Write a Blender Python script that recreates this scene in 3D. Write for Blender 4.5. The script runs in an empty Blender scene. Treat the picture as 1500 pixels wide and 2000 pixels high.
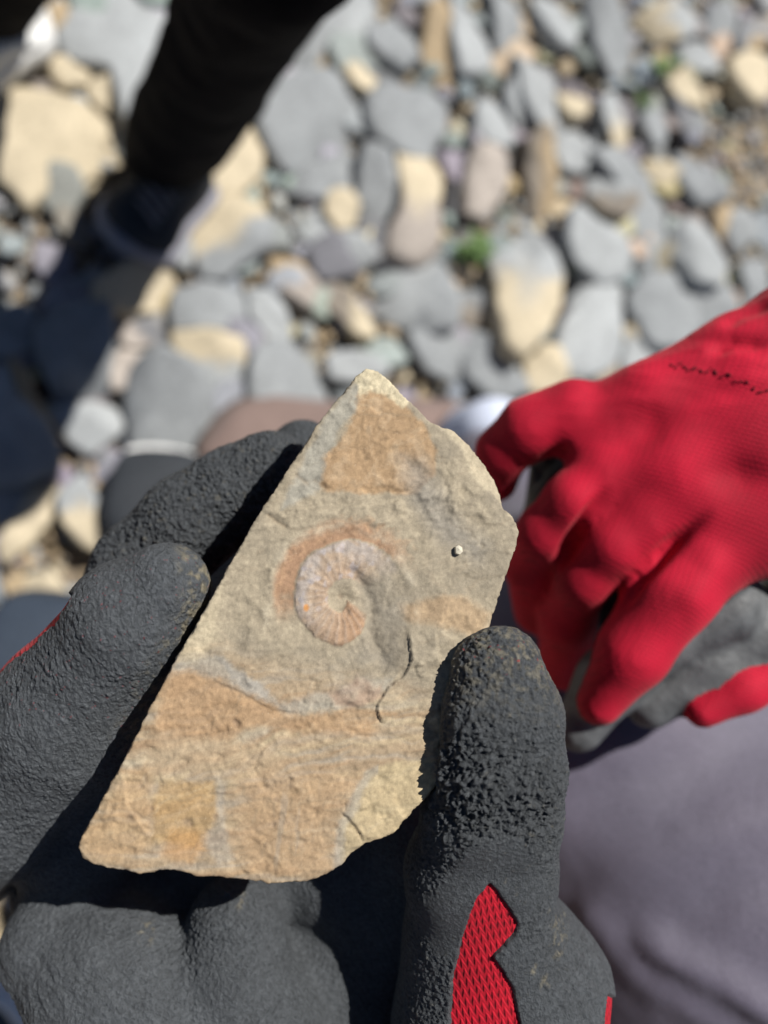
import bpy, math, random
import numpy as np
from mathutils import Matrix, Vector

random.seed(7)
RNG = np.random.RandomState(7)
SC = bpy.context.scene
COL = SC.collection

# ------------------------------------------------------------------ camera, light, exposure
FPX = 1623.0                      # focal length in pixels of the 1500 px wide photograph
TILT, ROLL, CAM_H = 20.0, 58.0, 0.885
cam_data = bpy.data.cameras.new("camera")
cam = bpy.data.objects.new("camera", cam_data); COL.objects.link(cam)
CM = Matrix.Translation((0, 0, CAM_H)) @ Matrix.Rotation(math.radians(TILT), 4, 'X') @ Matrix.Rotation(math.radians(ROLL), 4, 'Z')
cam.matrix_world = CM
cam_data.sensor_fit = 'HORIZONTAL'; cam_data.sensor_width = 24.0; cam_data.lens = 24.0 * FPX / 1500.0
cam_data.clip_start = 0.01; cam_data.clip_end = 300
cam_data.dof.use_dof = True
cam_data.dof.focus_distance = 0.204
cam_data.dof.aperture_fstop = 4.9
SC.camera = cam

SUN_CAM = Vector((0.86, 0.66, 1.0)).normalized()         # towards the sun, seen from the camera
SUN_W = (CM.to_3x3() @ SUN_CAM).normalized()
world = bpy.data.worlds.new("World"); SC.world = world; world.use_nodes = True
wn = world.node_tree.nodes; wl = world.node_tree.links
sky = wn.new('ShaderNodeTexSky'); sky.sky_type = 'NISHITA'; sky.sun_disc = False
sky.air_density = 0.55; sky.dust_density = 0.3; sky.ozone_density = 1.0
sky.sun_elevation = math.asin(SUN_W.z)
sky.sun_rotation = math.atan2(SUN_W.x, SUN_W.y)
wl.new(sky.outputs[0], wn['Background'].inputs[0]); wn['Background'].inputs[1].default_value = 0.05
sd = bpy.data.lights.new("sun", 'SUN'); sd.energy = 5.0; sd.angle = math.radians(0.5); sd.color = (1.0, 0.965, 0.91)
so = bpy.data.objects.new("sun", sd); COL.objects.link(so)
so.rotation_euler = SUN_W.to_track_quat('Z', 'Y').to_euler(); so.location = (0, 0, 3)
SC.view_settings.view_transform = 'Standard'; SC.view_settings.look = 'None'
SC.view_settings.exposure = 0.30; SC.view_settings.gamma = 1; SC.view_settings.use_curve_mapping = False

CMn = np.array(CM)
def P(px, py, d):
    """pixel of the photograph + distance along the axis (m) -> camera space"""
    return np.array([(px - 750) / FPX * d, -(py - 1000) / FPX * d, -d])
def to_world(v):
    v = np.asarray(v, float)
    return v @ CMn[:3, :3].T + CMn[:3, 3]
def to_px(vcam):
    return 750 + vcam[:, 0] / -vcam[:, 2] * FPX, 1000 - vcam[:, 1] / -vcam[:, 2] * FPX
def world_px(p):
    q = (np.asarray(p) - CMn[:3, 3]) @ CMn[:3, :3]
    return 750 + q[0] / -q[2] * FPX, 1000 - q[1] / -q[2] * FPX, -q[2]
def ground_pt(px, py, z=0.0):
    d = to_world(P(px, py, 1.0)) - CMn[:3, 3]
    t = (z - CAM_H) / d[2]
    return CMn[:3, 3] + d * t
def ground_depth(px, py, z=0.0):
    return world_px(ground_pt(px, py, z))[2]

# ------------------------------------------------------------------ objects and tags
def tag(o, label=None, cat=None, group=None, kind=None):
    if label: o['label'] = label
    if cat: o['category'] = cat
    if group: o['group'] = group
    if kind: o['kind'] = kind
    return o
def empty(name, loc):
    o = bpy.data.objects.new(name, None); COL.objects.link(o); o.location = loc
    o.empty_display_size = 0.02
    return o
def mesh_obj(name, verts, faces, m, parent=None, origin=None, smooth=True, attrs=None):
    """world space verts -> one mesh object with its origin at `origin` (or centroid)"""
    verts = np.asarray(verts, float)
    if parent is not None: origin = np.array(parent.location)
    elif origin is None: origin = verts.mean(0)
    me = bpy.data.meshes.new(name)
    if isinstance(faces, np.ndarray):
        n, k = faces.shape
        me.vertices.add(len(verts)); me.vertices.foreach_set('co', (verts - origin).ravel())
        me.loops.add(n * k); me.loops.foreach_set('vertex_index', faces.ravel().astype(np.int32))
        me.polygons.add(n)
        me.polygons.foreach_set('loop_start', np.arange(n, dtype=np.int32) * k)
        me.update(calc_edges=True)
    else:
        me.from_pydata((verts - origin).tolist(), [], faces)
    me.polygons.foreach_set('use_smooth', [smooth] * len(me.polygons))
    if attrs:
        for an, arr in attrs.items():
            if arr.ndim == 2:
                a = me.attributes.new(an, 'FLOAT_COLOR', 'POINT')
                c = np.ones((len(verts), 4)); c[:, :3] = arr[:, :3]
                a.data.foreach_set('color', c.ravel())
            else:
                a = me.attributes.new(an, 'FLOAT', 'POINT'); a.data.foreach_set('value', arr.astype(np.float32))
    me.materials.append(m)
    o = bpy.data.objects.new(name, me); COL.objects.link(o)
    if parent is not None: o.parent = parent
    else: o.location = origin
    return o

import time as _time
_T0 = [_time.time()]
def lap(s):
    print('LAP %-12s %.1f' % (s, _time.time() - _T0[0])); _T0[0] = _time.time()
# ------------------------------------------------------------------ numpy noise
_perm = RNG.permutation(256); _perm = np.concatenate([_perm, _perm, _perm])
_grad = RNG.normal(size=(256, 3)); _grad /= np.linalg.norm(_grad, axis=1)[:, None]; _grad = _grad.astype(np.float32); _perm = _perm.astype(np.int32)
def perlin(p):
    p = np.asarray(p, np.float32)
    i = np.floor(p); f = p - i; i = i.astype(np.int32)
    u = f * f * f * (f * (f * 6 - 15) + 10)
    i &= 255
    out = 0
    for dx in (0, 1):
        wx = u[:, 0] if dx else 1 - u[:, 0]
        for dy in (0, 1):
            wy = u[:, 1] if dy else 1 - u[:, 1]
            for dz in (0, 1):
                wz = u[:, 2] if dz else 1 - u[:, 2]
                h = _perm[_perm[_perm[(i[:, 0] + dx) & 255] + ((i[:, 1] + dy) & 255)] + ((i[:, 2] + dz) & 255)]
                g = _grad[h]
                out = out + wx * wy * wz * (g[:, 0] * (f[:, 0] - dx) + g[:, 1] * (f[:, 1] - dy) + g[:, 2] * (f[:, 2] - dz))
    return out * 1.7
def fbm(p, o=4, g=0.5):
    a, s, r = 1.0, 0, 0
    for k in range(o):
        s = s + a * perlin(np.asarray(p) * (2.03 ** k) + 17.3 * k); r += a; a *= g
    return s / r * 1.4
def ridged(p, o=3):
    a, s = 1.0, 0
    for k in range(o):
        s = s + a * (1 - 2.2 * np.abs(perlin(np.asarray(p) * (2.1 ** k) + 9.1 * k))); a *= 0.45
    return s / 1.65
def smooth(a, b, x):
    t = np.clip((x - a) / (b - a), 0, 1); return t * t * (3 - 2 * t)
def poly_sdf(x, y, poly):
    """signed distance to polygon, negative inside"""
    x = np.asarray(x, np.float64); y = np.asarray(y, np.float64)
    d = np.full(x.shape, 1e18); ins = np.zeros(x.shape, bool)
    n = len(poly)
    for k in range(n):
        ax, ay = poly[k]; bx, by = poly[(k + 1) % n]
        ex, ey = bx - ax, by - ay
        t = np.clip(((x - ax) * ex + (y - ay) * ey) / (ex * ex + ey * ey + 1e-18), 0, 1)
        d = np.minimum(d, (x - ax - t * ex) ** 2 + (y - ay - t * ey) ** 2)
        c = (ay > y) != (by > y)
        with np.errstate(divide='ignore', invalid='ignore'):
            ins ^= c & (x < ex * (y - ay) / (ey if ey != 0 else 1e-12) + ax)
    d = np.sqrt(d)
    return np.where(ins, -d, d)
def line_dist(x, y, pts):
    """distance to an open polyline and side (+ right of travel in image space)"""
    best = np.full(x.shape, 1e9); side = np.zeros(x.shape); tt = np.zeros(x.shape)
    m = len(pts) - 1
    for k in range(m):
        ax, ay = pts[k]; bx, by = pts[k + 1]
        ex, ey = bx - ax, by - ay
        t = np.clip(((x - ax) * ex + (y - ay) * ey) / (ex * ex + ey * ey), 0, 1)
        dx, dy = x - ax - t * ex, y - ay - t * ey
        d = np.hypot(dx, dy); cr = ex * dy - ey * dx
        q = d < best
        best = np.where(q, d, best); side = np.where(q, np.sign(cr), side); tt = np.where(q, (k + t) / m, tt)
    return best, side, tt

# ------------------------------------------------------------------ implicit surfaces
def smin(a, b, k):
    h = np.clip(0.5 + 0.5 * (b - a) / k, 0, 1)
    return b * (1 - h) + a * h - k * h * (1 - h)
def cone_sdf(X, a, ra, b, rb):
    ab = b - a
    t = ((X[0] - a[0]) * ab[0] + (X[1] - a[1]) * ab[1] + (X[2] - a[2]) * ab[2]) / float(ab @ ab)
    t = np.clip(t, 0, 1)
    d = np.sqrt((X[0] - a[0] - t * ab[0]) ** 2 + (X[1] - a[1] - t * ab[1]) ** 2 + (X[2] - a[2] - t * ab[2]) ** 2)
    return d - (ra + (rb - ra) * t)
def chain_sdf(X, nodes, k=0.004):
    """nodes: (px, py, depth_cm, radius_px) joined as tapering capsules"""
    pts = [(P(a, b, c / 100), r * c / 100 / FPX) for a, b, c, r in nodes]
    d = None
    for (a, ra), (b, rb) in zip(pts[:-1], pts[1:]):
        q = cone_sdf(X, a, ra, b, rb)
        d = q if d is None else smin(d, q, k)
    return d
def chain_bounds(chains):
    lo = np.full(3, 1e9); hi = -lo
    for ch in chains:
        for a, b, c, r in ch:
            p = P(a, b, c / 100); q = r * c / 100 / FPX + 0.006
            lo = np.minimum(lo, p - q); hi = np.maximum(hi, p + q)
    return lo, hi
def grid(lo, hi, h):
    ax = [np.arange(lo[i], hi[i] + h, h, dtype=np.float32) for i in range(3)]
    return np.meshgrid(*ax, indexing='ij')
def sparse_field(fn, lo, hi, h, s=4):
    """fn((x, y, z) flat arrays) -> distance; fine samples only near the surface"""
    nc = np.ceil((hi - lo) / (h * s)).astype(int) + 1
    ax = [lo[i] + (np.arange(nc[i]) + .5) * h * s for i in range(3)]
    Gc = [g.ravel() for g in np.meshgrid(*ax, indexing='ij')]
    dc = fn(Gc).reshape(nc)
    F = np.repeat(np.repeat(np.repeat(dc, s, 0), s, 1), s, 2).astype(np.float32)
    near = np.argwhere(np.abs(dc) < h * s * 1.25)
    o = np.stack(np.meshgrid(*[np.arange(s)] * 3, indexing='ij'), -1).reshape(-1, 3)
    I = (near[:, None, :] * s + o[None]).reshape(-1, 3)
    pts = lo + (I + .5) * h
    F[I[:, 0], I[:, 1], I[:, 2]] = fn([pts[:, 0], pts[:, 1], pts[:, 2]])
    return F, lo + .5 * h
def surface_nets(F, lo, h):
    S = F < 0
    nx, ny, nz = F.shape
    acc = np.zeros((nx - 1, ny - 1, nz - 1), np.int8)
    for dx in (0, 1):
        for dy in (0, 1):
            for dz in (0, 1):
                acc += S[dx:nx - 1 + dx, dy:ny - 1 + dy, dz:nz - 1 + dz]
    act = (acc > 0) & (acc < 8)
    ci, cj, ck = np.nonzero(act)
    idx = np.full(act.shape, -1, np.int64); idx[ci, cj, ck] = np.arange(len(ci))
    cs = [(0, 0, 0), (1, 0, 0), (0, 1, 0), (1, 1, 0), (0, 0, 1), (1, 0, 1), (0, 1, 1), (1, 1, 1)]
    vals = [F[ci + a, cj + b, ck + c] for a, b, c in cs]
    s = np.zeros((len(ci), 3)); n = np.zeros(len(ci))
    for a in range(8):
        for b in range(a + 1, 8):
            if sum(abs(cs[a][t] - cs[b][t]) for t in range(3)) != 1: continue
            va, vb = vals[a], vals[b]
            m = (va < 0) != (vb < 0)
            t = np.where(m, va / np.where(m, va - vb, 1), 0)
            for q in range(3): s[:, q] += np.where(m, cs[a][q] + t * (cs[b][q] - cs[a][q]), 0)
            n += m
    V = (s / n[:, None] + np.stack([ci, cj, ck], 1)) * h + lo
    faces = []
    def quads(A, B, off):
        m = A != B
        i, j, k = np.nonzero(m)
        fl = A[i, j, k]
        return i, j, k, fl
    for axis in range(3):
        A = [S[:-1], S[:, :-1], S[:, :, :-1]][axis]; B = [S[1:], S[:, 1:], S[:, :, 1:]][axis]
        i, j, k = np.nonzero(A != B); fl = A[i, j, k]
        o1, o2 = [((0, 1, 0), (0, 0, 1)), ((0, 0, 1), (1, 0, 0)), ((1, 0, 0), (0, 1, 0))][axis]
        ok = np.ones(len(i), bool)
        for a, q in zip((i, j, k), range(3)):
            if q != axis: ok &= (a > 0) & (a < act.shape[q])
        i, j, k, fl = i[ok], j[ok], k[ok], fl[ok]
        def cell(u, v):
            return idx[i - o1[0] * u - o2[0] * v, j - o1[1] * u - o2[1] * v, k - o1[2] * u - o2[2] * v]
        q4 = np.stack([cell(1, 1), cell(0, 1), cell(0, 0), cell(1, 0)], 1)
        q4[~fl] = q4[~fl][:, ::-1]
        faces.append(q4)
    F4 = np.concatenate(faces); F4 = F4[(F4 >= 0).all(1)]
    return V, F4
def subdiv(V, F, levels):
    me = bpy.data.meshes.new("tmp")
    n = len(F)
    me.vertices.add(len(V)); me.vertices.foreach_set('co', V.ravel())
    me.loops.add(n * 4); me.loops.foreach_set('vertex_index', F.ravel().astype(np.int32))
    me.polygons.add(n); me.polygons.foreach_set('loop_start', np.arange(n, dtype=np.int32) * 4)
    me.update(calc_edges=True)
    if levels:
        o = bpy.data.objects.new("tmp", me); COL.objects.link(o)
        md = o.modifiers.new("s", 'SUBSURF'); md.levels = levels; md.render_levels = levels
        dg = bpy.context.evaluated_depsgraph_get()
        m2 = bpy.data.meshes.new_from_object(o.evaluated_get(dg))
        bpy.data.objects.remove(o); bpy.data.meshes.remove(me); me = m2
    V2 = np.empty(len(me.vertices) * 3, np.float32); me.vertices.foreach_get('co', V2)
    N2 = np.empty(len(me.vertices) * 3, np.float32); me.vertices.foreach_get('normal', N2)
    F2 = np.empty(len(me.loops), np.int32); me.loops.foreach_get('vertex_index', F2)
    bpy.data.meshes.remove(me)
    return V2.reshape(-1, 3).astype(float), N2.reshape(-1, 3).astype(float), F2.reshape(-1, 4)
def submesh(V, F, keep_faces):
    F = F[keep_faces]; used = np.unique(F); mp = np.full(len(V), -1); mp[used] = np.arange(len(used))
    return used, mp[F]

# ------------------------------------------------------------------ materials
def new_mat(name):
    m = bpy.data.materials.new(name); m.use_nodes = True
    nt = m.node_tree
    return m, nt, nt.nodes, nt.links, nt.nodes['Principled BSDF']
def N(nt, t, **kw):
    n = nt.nodes.new(t)
    for k, v in kw.items():
        if k in n.inputs: n.inputs[k].default_value = v
        else: setattr(n, k, v)
    return n
def noise_node(nt, coord, scale, detail=4, rough=0.55, vec_scale=None):
    n = nt.nodes.new('ShaderNodeTexNoise'); n.inputs['Scale'].default_value = scale
    n.inputs['Detail'].default_value = detail; n.inputs['Roughness'].default_value = rough
    if vec_scale:
        mp = nt.nodes.new('ShaderNodeMapping'); mp.inputs['Scale'].default_value = vec_scale
        nt.links.new(coord, mp.inputs[0]); coord = mp.outputs[0]
    nt.links.new(coord, n.inputs['Vector']); return n
def ramp(nt, fac, stops):
    r = nt.nodes.new('ShaderNodeValToRGB'); nt.links.new(fac, r.inputs[0])
    e = r.color_ramp.elements
    while len(e) < len(stops): e.new(0.5)
    for q, (p, c) in zip(e, stops): q.position = p; q.color = (*c, 1) if len(c) == 3 else c
    return r
def mul(nt, a, b, fac=1.0, blend='MULTIPLY'):
    m = nt.nodes.new('ShaderNodeMix'); m.data_type = 'RGBA'; m.blend_type = blend; m.inputs[0].default_value = fac
    for s, v in ((6, a), (7, b)):
        if isinstance(v, tuple): m.inputs[s].default_value = (*v, 1)
        else: nt.links.new(v, m.inputs[s])
    return m.outputs[2]
def bump(nt, b, height, dist, strength=1.0, prev=None):
    n = nt.nodes.new('ShaderNodeBump'); n.inputs['Distance'].default_value = dist; n.inputs['Strength'].default_value = strength
    nt.links.new(height, n.inputs['Height'])
    if prev is not None: nt.links.new(prev, n.inputs['Normal'])
    nt.links.new(n.outputs[0], b.inputs['Normal']); return n.outputs[0]
def obj_coord(nt):
    return nt.nodes.new('ShaderNodeTexCoord').outputs['Object']

def mat_rock(name, scale, grain=0.25, bdist=0.0008, rough=0.85, speck=None):
    m, nt, nn, ll, b = new_mat(name)
    at = nn.new('ShaderNodeAttribute'); at.attribute_name = 'col'
    co = obj_coord(nt)
    n1 = noise_node(nt, co, scale, 6, 0.65)
    r1 = ramp(nt, n1.outputs[0], [(0.25, (1 - grain,) * 3), (0.75, (1 + grain,) * 3)])
    c = mul(nt, at.outputs[0], r1.outputs[0])
    n2 = noise_node(nt, co, scale * 5, 3, 0.7)
    r2 = ramp(nt, n2.outputs[0], [(0.3, (1 - grain * .9,) * 3), (0.7, (1 + grain * .9,) * 3)])
    c = mul(nt, c, r2.outputs[0])
    if speck:
        v = nn.new('ShaderNodeTexVoronoi'); v.inputs['Scale'].default_value = speck; ll.new(co, v.inputs['Vector'])
        r3 = ramp(nt, v.outputs['Distance'], [(0.0, (1.0,) * 3), (0.13, (0.0,) * 3)])
        n4 = noise_node(nt, co, speck * .35, 2); r4 = ramp(nt, n4.outputs[0], [(0.5, (0,) * 3), (0.62, (1,) * 3)])
        f = mul(nt, r3.outputs[0], r4.outputs[0])
        mx = nn.new('ShaderNodeMix'); mx.data_type = 'RGBA'; ll.new(f, mx.inputs[0]); ll.new(c, mx.inputs[6]); mx.inputs[7].default_value = (.62, .55, .42, 1)
        c = mx.outputs[2]
    ll.new(c, b.inputs['Base Color']); b.inputs['Roughness'].default_value = rough; b.inputs['Specular IOR Level'].default_value = 0.3
    p = bump(nt, b, n2.outputs[0], bdist, 0.8)
    bump(nt, b, n1.outputs[0], bdist * 3, 0.6, p)
    return m
def mat_plain(name, col, rough=0.8, nscale=60, var=0.15, bdist=0.001, spec=0.3, sheen=0.0):
    m, nt, nn, ll, b = new_mat(name)
    co = obj_coord(nt); n1 = noise_node(nt, co, nscale, 5, 0.6)
    r = ramp(nt, n1.outputs[0], [(0.25, tuple(x * (1 - var) for x in col)), (0.75, tuple(x * (1 + var) for x in col))])
    ll.new(r.outputs[0], b.inputs['Base Color']); b.inputs['Roughness'].default_value = rough
    b.inputs['Specular IOR Level'].default_value = spec
    if sheen: b.inputs['Sheen Weight'].default_value = sheen
    bump(nt, b, n1.outputs[0], bdist, 0.7)
    return m
def mat_coating():
    """matte crinkled latex dip; dust and red specks come from the vertex attributes"""
    m, nt, nn, ll, b = new_mat('black_latex')
    at = nn.new('ShaderNodeAttribute'); at.attribute_name = 'col'
    co = obj_coord(nt)
    n1 = noise_node(nt, co, 900, 5, 0.7); r1 = ramp(nt, n1.outputs[0], [(0.3, (.65,) * 3), (0.72, (1.4,) * 3)])
    ll.new(mul(nt, at.outputs[0], r1.outputs[0]), b.inputs['Base Color'])
    b.inputs['Roughness'].default_value = 0.6; b.inputs['Specular IOR Level'].default_value = 0.3
    n2 = noise_node(nt, co, 2300, 4, 0.7)
    p = bump(nt, b, n2.outputs[0], 0.0005, 0.9)
    bump(nt, b, n1.outputs[0], 0.0013, 1.0, p)
    return m
def mat_knit(name, col, rot, s1=3200, s2=2300, depth=0.0005):
    m, nt, nn, ll, b = new_mat(name)
    co = obj_coord(nt)
    mp = nn.new('ShaderNodeMapping'); mp.inputs['Rotation'].default_value = rot; ll.new(co, mp.inputs[0])
    nz = noise_node(nt, mp.outputs[0], 140, 2)
    ad = nn.new('ShaderNodeMix'); ad.data_type = 'RGBA'; ad.blend_type = 'LINEAR_LIGHT'; ad.inputs[0].default_value = 0.0007
    ll.new(mp.outputs[0], ad.inputs[6]); ll.new(nz.outputs[1], ad.inputs[7])
    sp = nn.new('ShaderNodeSeparateXYZ'); ll.new(ad.outputs[2], sp.inputs[0])
    def mth(op, a, bb=None):
        q = nn.new('ShaderNodeMath'); q.operation = op
        for i, v in enumerate((a, bb)):
            if v is None: continue
            if isinstance(v, (int, float)): q.inputs[i].default_value = v
            else: ll.new(v, q.inputs[i])
        return q.outputs[0]
    sy = mth('SINE', mth('MULTIPLY', sp.outputs[1], s1))
    sx = mth('SINE', mth('ADD', mth('MULTIPLY', sp.outputs[0], s2), mth('MULTIPLY', sy, 1.1)))
    h = mth('ADD', mth('MULTIPLY', mth('MULTIPLY', sx, sy), 0.25), 0.5)
    h = mth('ADD', h, mth('MULTIPLY', sy, 0.22))
    r = ramp(nt, h, [(0.1, tuple(x * .55 for x in col)), (0.6, col)])
    n3 = noise_node(nt, co, 45, 3); r3 = ramp(nt, n3.outputs[0], [(0.3, (.68,) * 3), (0.7, (1.12,) * 3)])
    ll.new(mul(nt, r.outputs[0], r3.outputs[0]), b.inputs['Base Color'])
    b.inputs['Roughness'].default_value = 0.75; b.inputs['Specular IOR Level'].default_value = 0.25
    b.inputs['Sheen Weight'].default_value = 0.15; b.inputs['Sheen Tint'].default_value = (1, .3, .3, 1)
    fz = noise_node(nt, co, 2500, 3)
    p = bump(nt, b, fz.outputs[0], 0.0002, 0.5)
    bump(nt, b, h, depth, 0.9, p)
    return m

# ------------------------------------------------------------------ ground
M_STONE = mat_rock('beach_stone', 28, 0.16, 0.0012, 0.8)
M_GRAVEL = mat_rock('gravel', 60, 0.25, 0.001, 0.9)
def ground_height(x, y):
    p = np.stack([x * 7, y * 7, np.zeros_like(x)], 1)
    return 0.012 * fbm(p, 3)
gs = np.concatenate([-np.geomspace(60, 0.9, 16), np.linspace(-0.88, 1.6, 150), np.geomspace(1.65, 60, 16)])
gx, gy = np.meshgrid(gs, gs, indexing='ij'); n = len(gs)
gz = ground_height(gx.ravel(), gy.ravel()) + 0.004 * fbm(np.stack([gx.ravel() * 40, gy.ravel() * 40, gx.ravel() * 0], 1), 3)
gv = np.stack([gx.ravel(), gy.ravel(), gz - 0.012], 1)
ii, jj = np.meshgrid(np.arange(n - 1), np.arange(n - 1), indexing='ij'); b0 = (ii * n + jj).ravel()
mg, nt, nn, ll, b = new_mat('gravelly_soil')
co = obj_coord(nt); n1 = noise_node(nt, co, 9, 6, 0.65); v1 = nn.new('ShaderNodeTexVoronoi'); v1.inputs['Scale'].default_value = 95; ll.new(co, v1.inputs['Vector'])
r1 = ramp(nt, n1.outputs[0], [(0.3, (.12, .115, .11)), (0.5, (.24, .20, .15)), (0.72, (.34, .29, .21))])
r2 = ramp(nt, v1.outputs['Color'], [(0.2, (.6, .6, .63)), (0.8, (1.25, 1.15, 1.0))])
ll.new(mul(nt, r1.outputs[0], r2.outputs[0]), b.inputs['Base Color']); b.inputs['Roughness'].default_value = 0.9
bump(nt, b, v1.outputs['Distance'], 0.006, 1.0)
tag(mesh_obj('ground', gv, np.stack([b0, b0 + n, b0 + n + 1, b0 + 1], 1), mg, origin=np.zeros(3)), kind='structure')

GREY, PALE, DARK = (.245, .258, .265), (.33, .345, .35), (.16, .162, .17)
CREAM, TAN, PINK, BROWN = (.49, .42, .30), (.39, .30, .19), (.35, .31, .275), (.23, .20, .165)
def resample(poly, n):
    p = np.asarray(poly, float)
    q = np.roll(p, -1, 0)
    p = np.stack([p * .93 + q * .07, p * .07 + q * .93], 1).reshape(-1, 2)          # cut the corners a little
    e = np.linalg.norm(np.roll(p, -1, 0) - p, axis=1); s = np.concatenate([[0], np.cumsum(e)])
    t = np.linspace(0, s[-1], n, endpoint=False)
    pc = np.vstack([p, p[:1]])
    return np.stack([np.interp(t, s, pc[:, i]) for i in (0, 1)], 1)
def stone_mesh(xy, ztop, thick, tilt, col, col2=None, cdir=None, seed=0, n=32):
    xy = resample(xy, n); c = xy.mean(0); R = np.linalg.norm(xy - c, axis=1).mean()
    rings = [(.86, -1), (1.02, -.75), (1.03, -.4), (1.01, -.13), (.965, -.03), (.85, .0), (.5, .02)]
    vs = []
    rs = np.random.RandomState(seed + 11)
    for sc_, dz in rings:
        q = c + (xy - c) * sc_
        z = np.full(n, ztop + dz * thick)
        vs.append(np.stack([q[:, 0], q[:, 1], z], 1))
    vs.append(np.array([[c[0], c[1], ztop + .03 * thick]]))
    v = np.concatenate(vs)
    w = np.clip(1 + (v[:, 2] - ztop) / thick, 0, 1)
    v[:, 2] += ((v[:, :2] - c) @ np.array(tilt)) * w
    for q_ in range(2):                                              # broken facets on the upper face
        a_q = rs.rand() * 6.28; t_q = (v[:, :2] - c) @ np.array([math.cos(a_q), math.sin(a_q)]) - R * (.25 + .4 * rs.rand())
        v[:, 2] -= w * np.clip(t_q, 0, None) * (.25 + .45 * rs.rand()) * min(1.0, .045 / R)
    v[:, 2] += w * 0.07 * R * fbm(np.stack([v[:, 0] / R * 1.1, v[:, 1] / R * 1.1, np.full(len(v), seed * 3.7)], 1), 3)
    v[:, :2] += 0.07 * R * np.stack([fbm(v / R * 2.2 + seed, 2), fbm(v / R * 2.2 + 31 + seed, 2)], 1)
    f = []
    for r in range(len(rings) - 1):
        for k in range(n):
            f.append((r * n + k, r * n + (k + 1) % n, (r + 1) * n + (k + 1) % n, (r + 1) * n + k))
    last = (len(rings) - 1) * n
    for k in range(n): f.append((last + k, last + (k + 1) % n, len(v) - 1))
    # ensure upward winding
    a = xy; area = np.sum(a[:, 0] * np.roll(a[:, 1], -1) - np.roll(a[:, 0], -1) * a[:, 1])
    if area < 0: f = [t[::-1] for t in f]
    C = np.tile(np.array(col), (len(v), 1)) * (1 + .16 * fbm(v * 45 + seed, 3))[:, None]
    if col2 is not None:
        t = (v[:, :2] - c) @ np.array(cdir) / R + 0.5 * fbm(v * 22 + seed * 2, 2)
        k = smooth(-.12, .18, t)[:, None]
        C = C * (1 - k) + np.array(col2) * (1 + .1 * fbm(v * 40, 2))[:, None] * k
    return v, f, np.clip(C, .02, .9)
def img_dir(px, py, ang):
    a = math.radians(ang); p = ground_pt(px, py); q = ground_pt(px + 10 * math.cos(a), py + 10 * math.sin(a))
    d = (q - p)[:2]; return d / np.linalg.norm(d)

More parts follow.
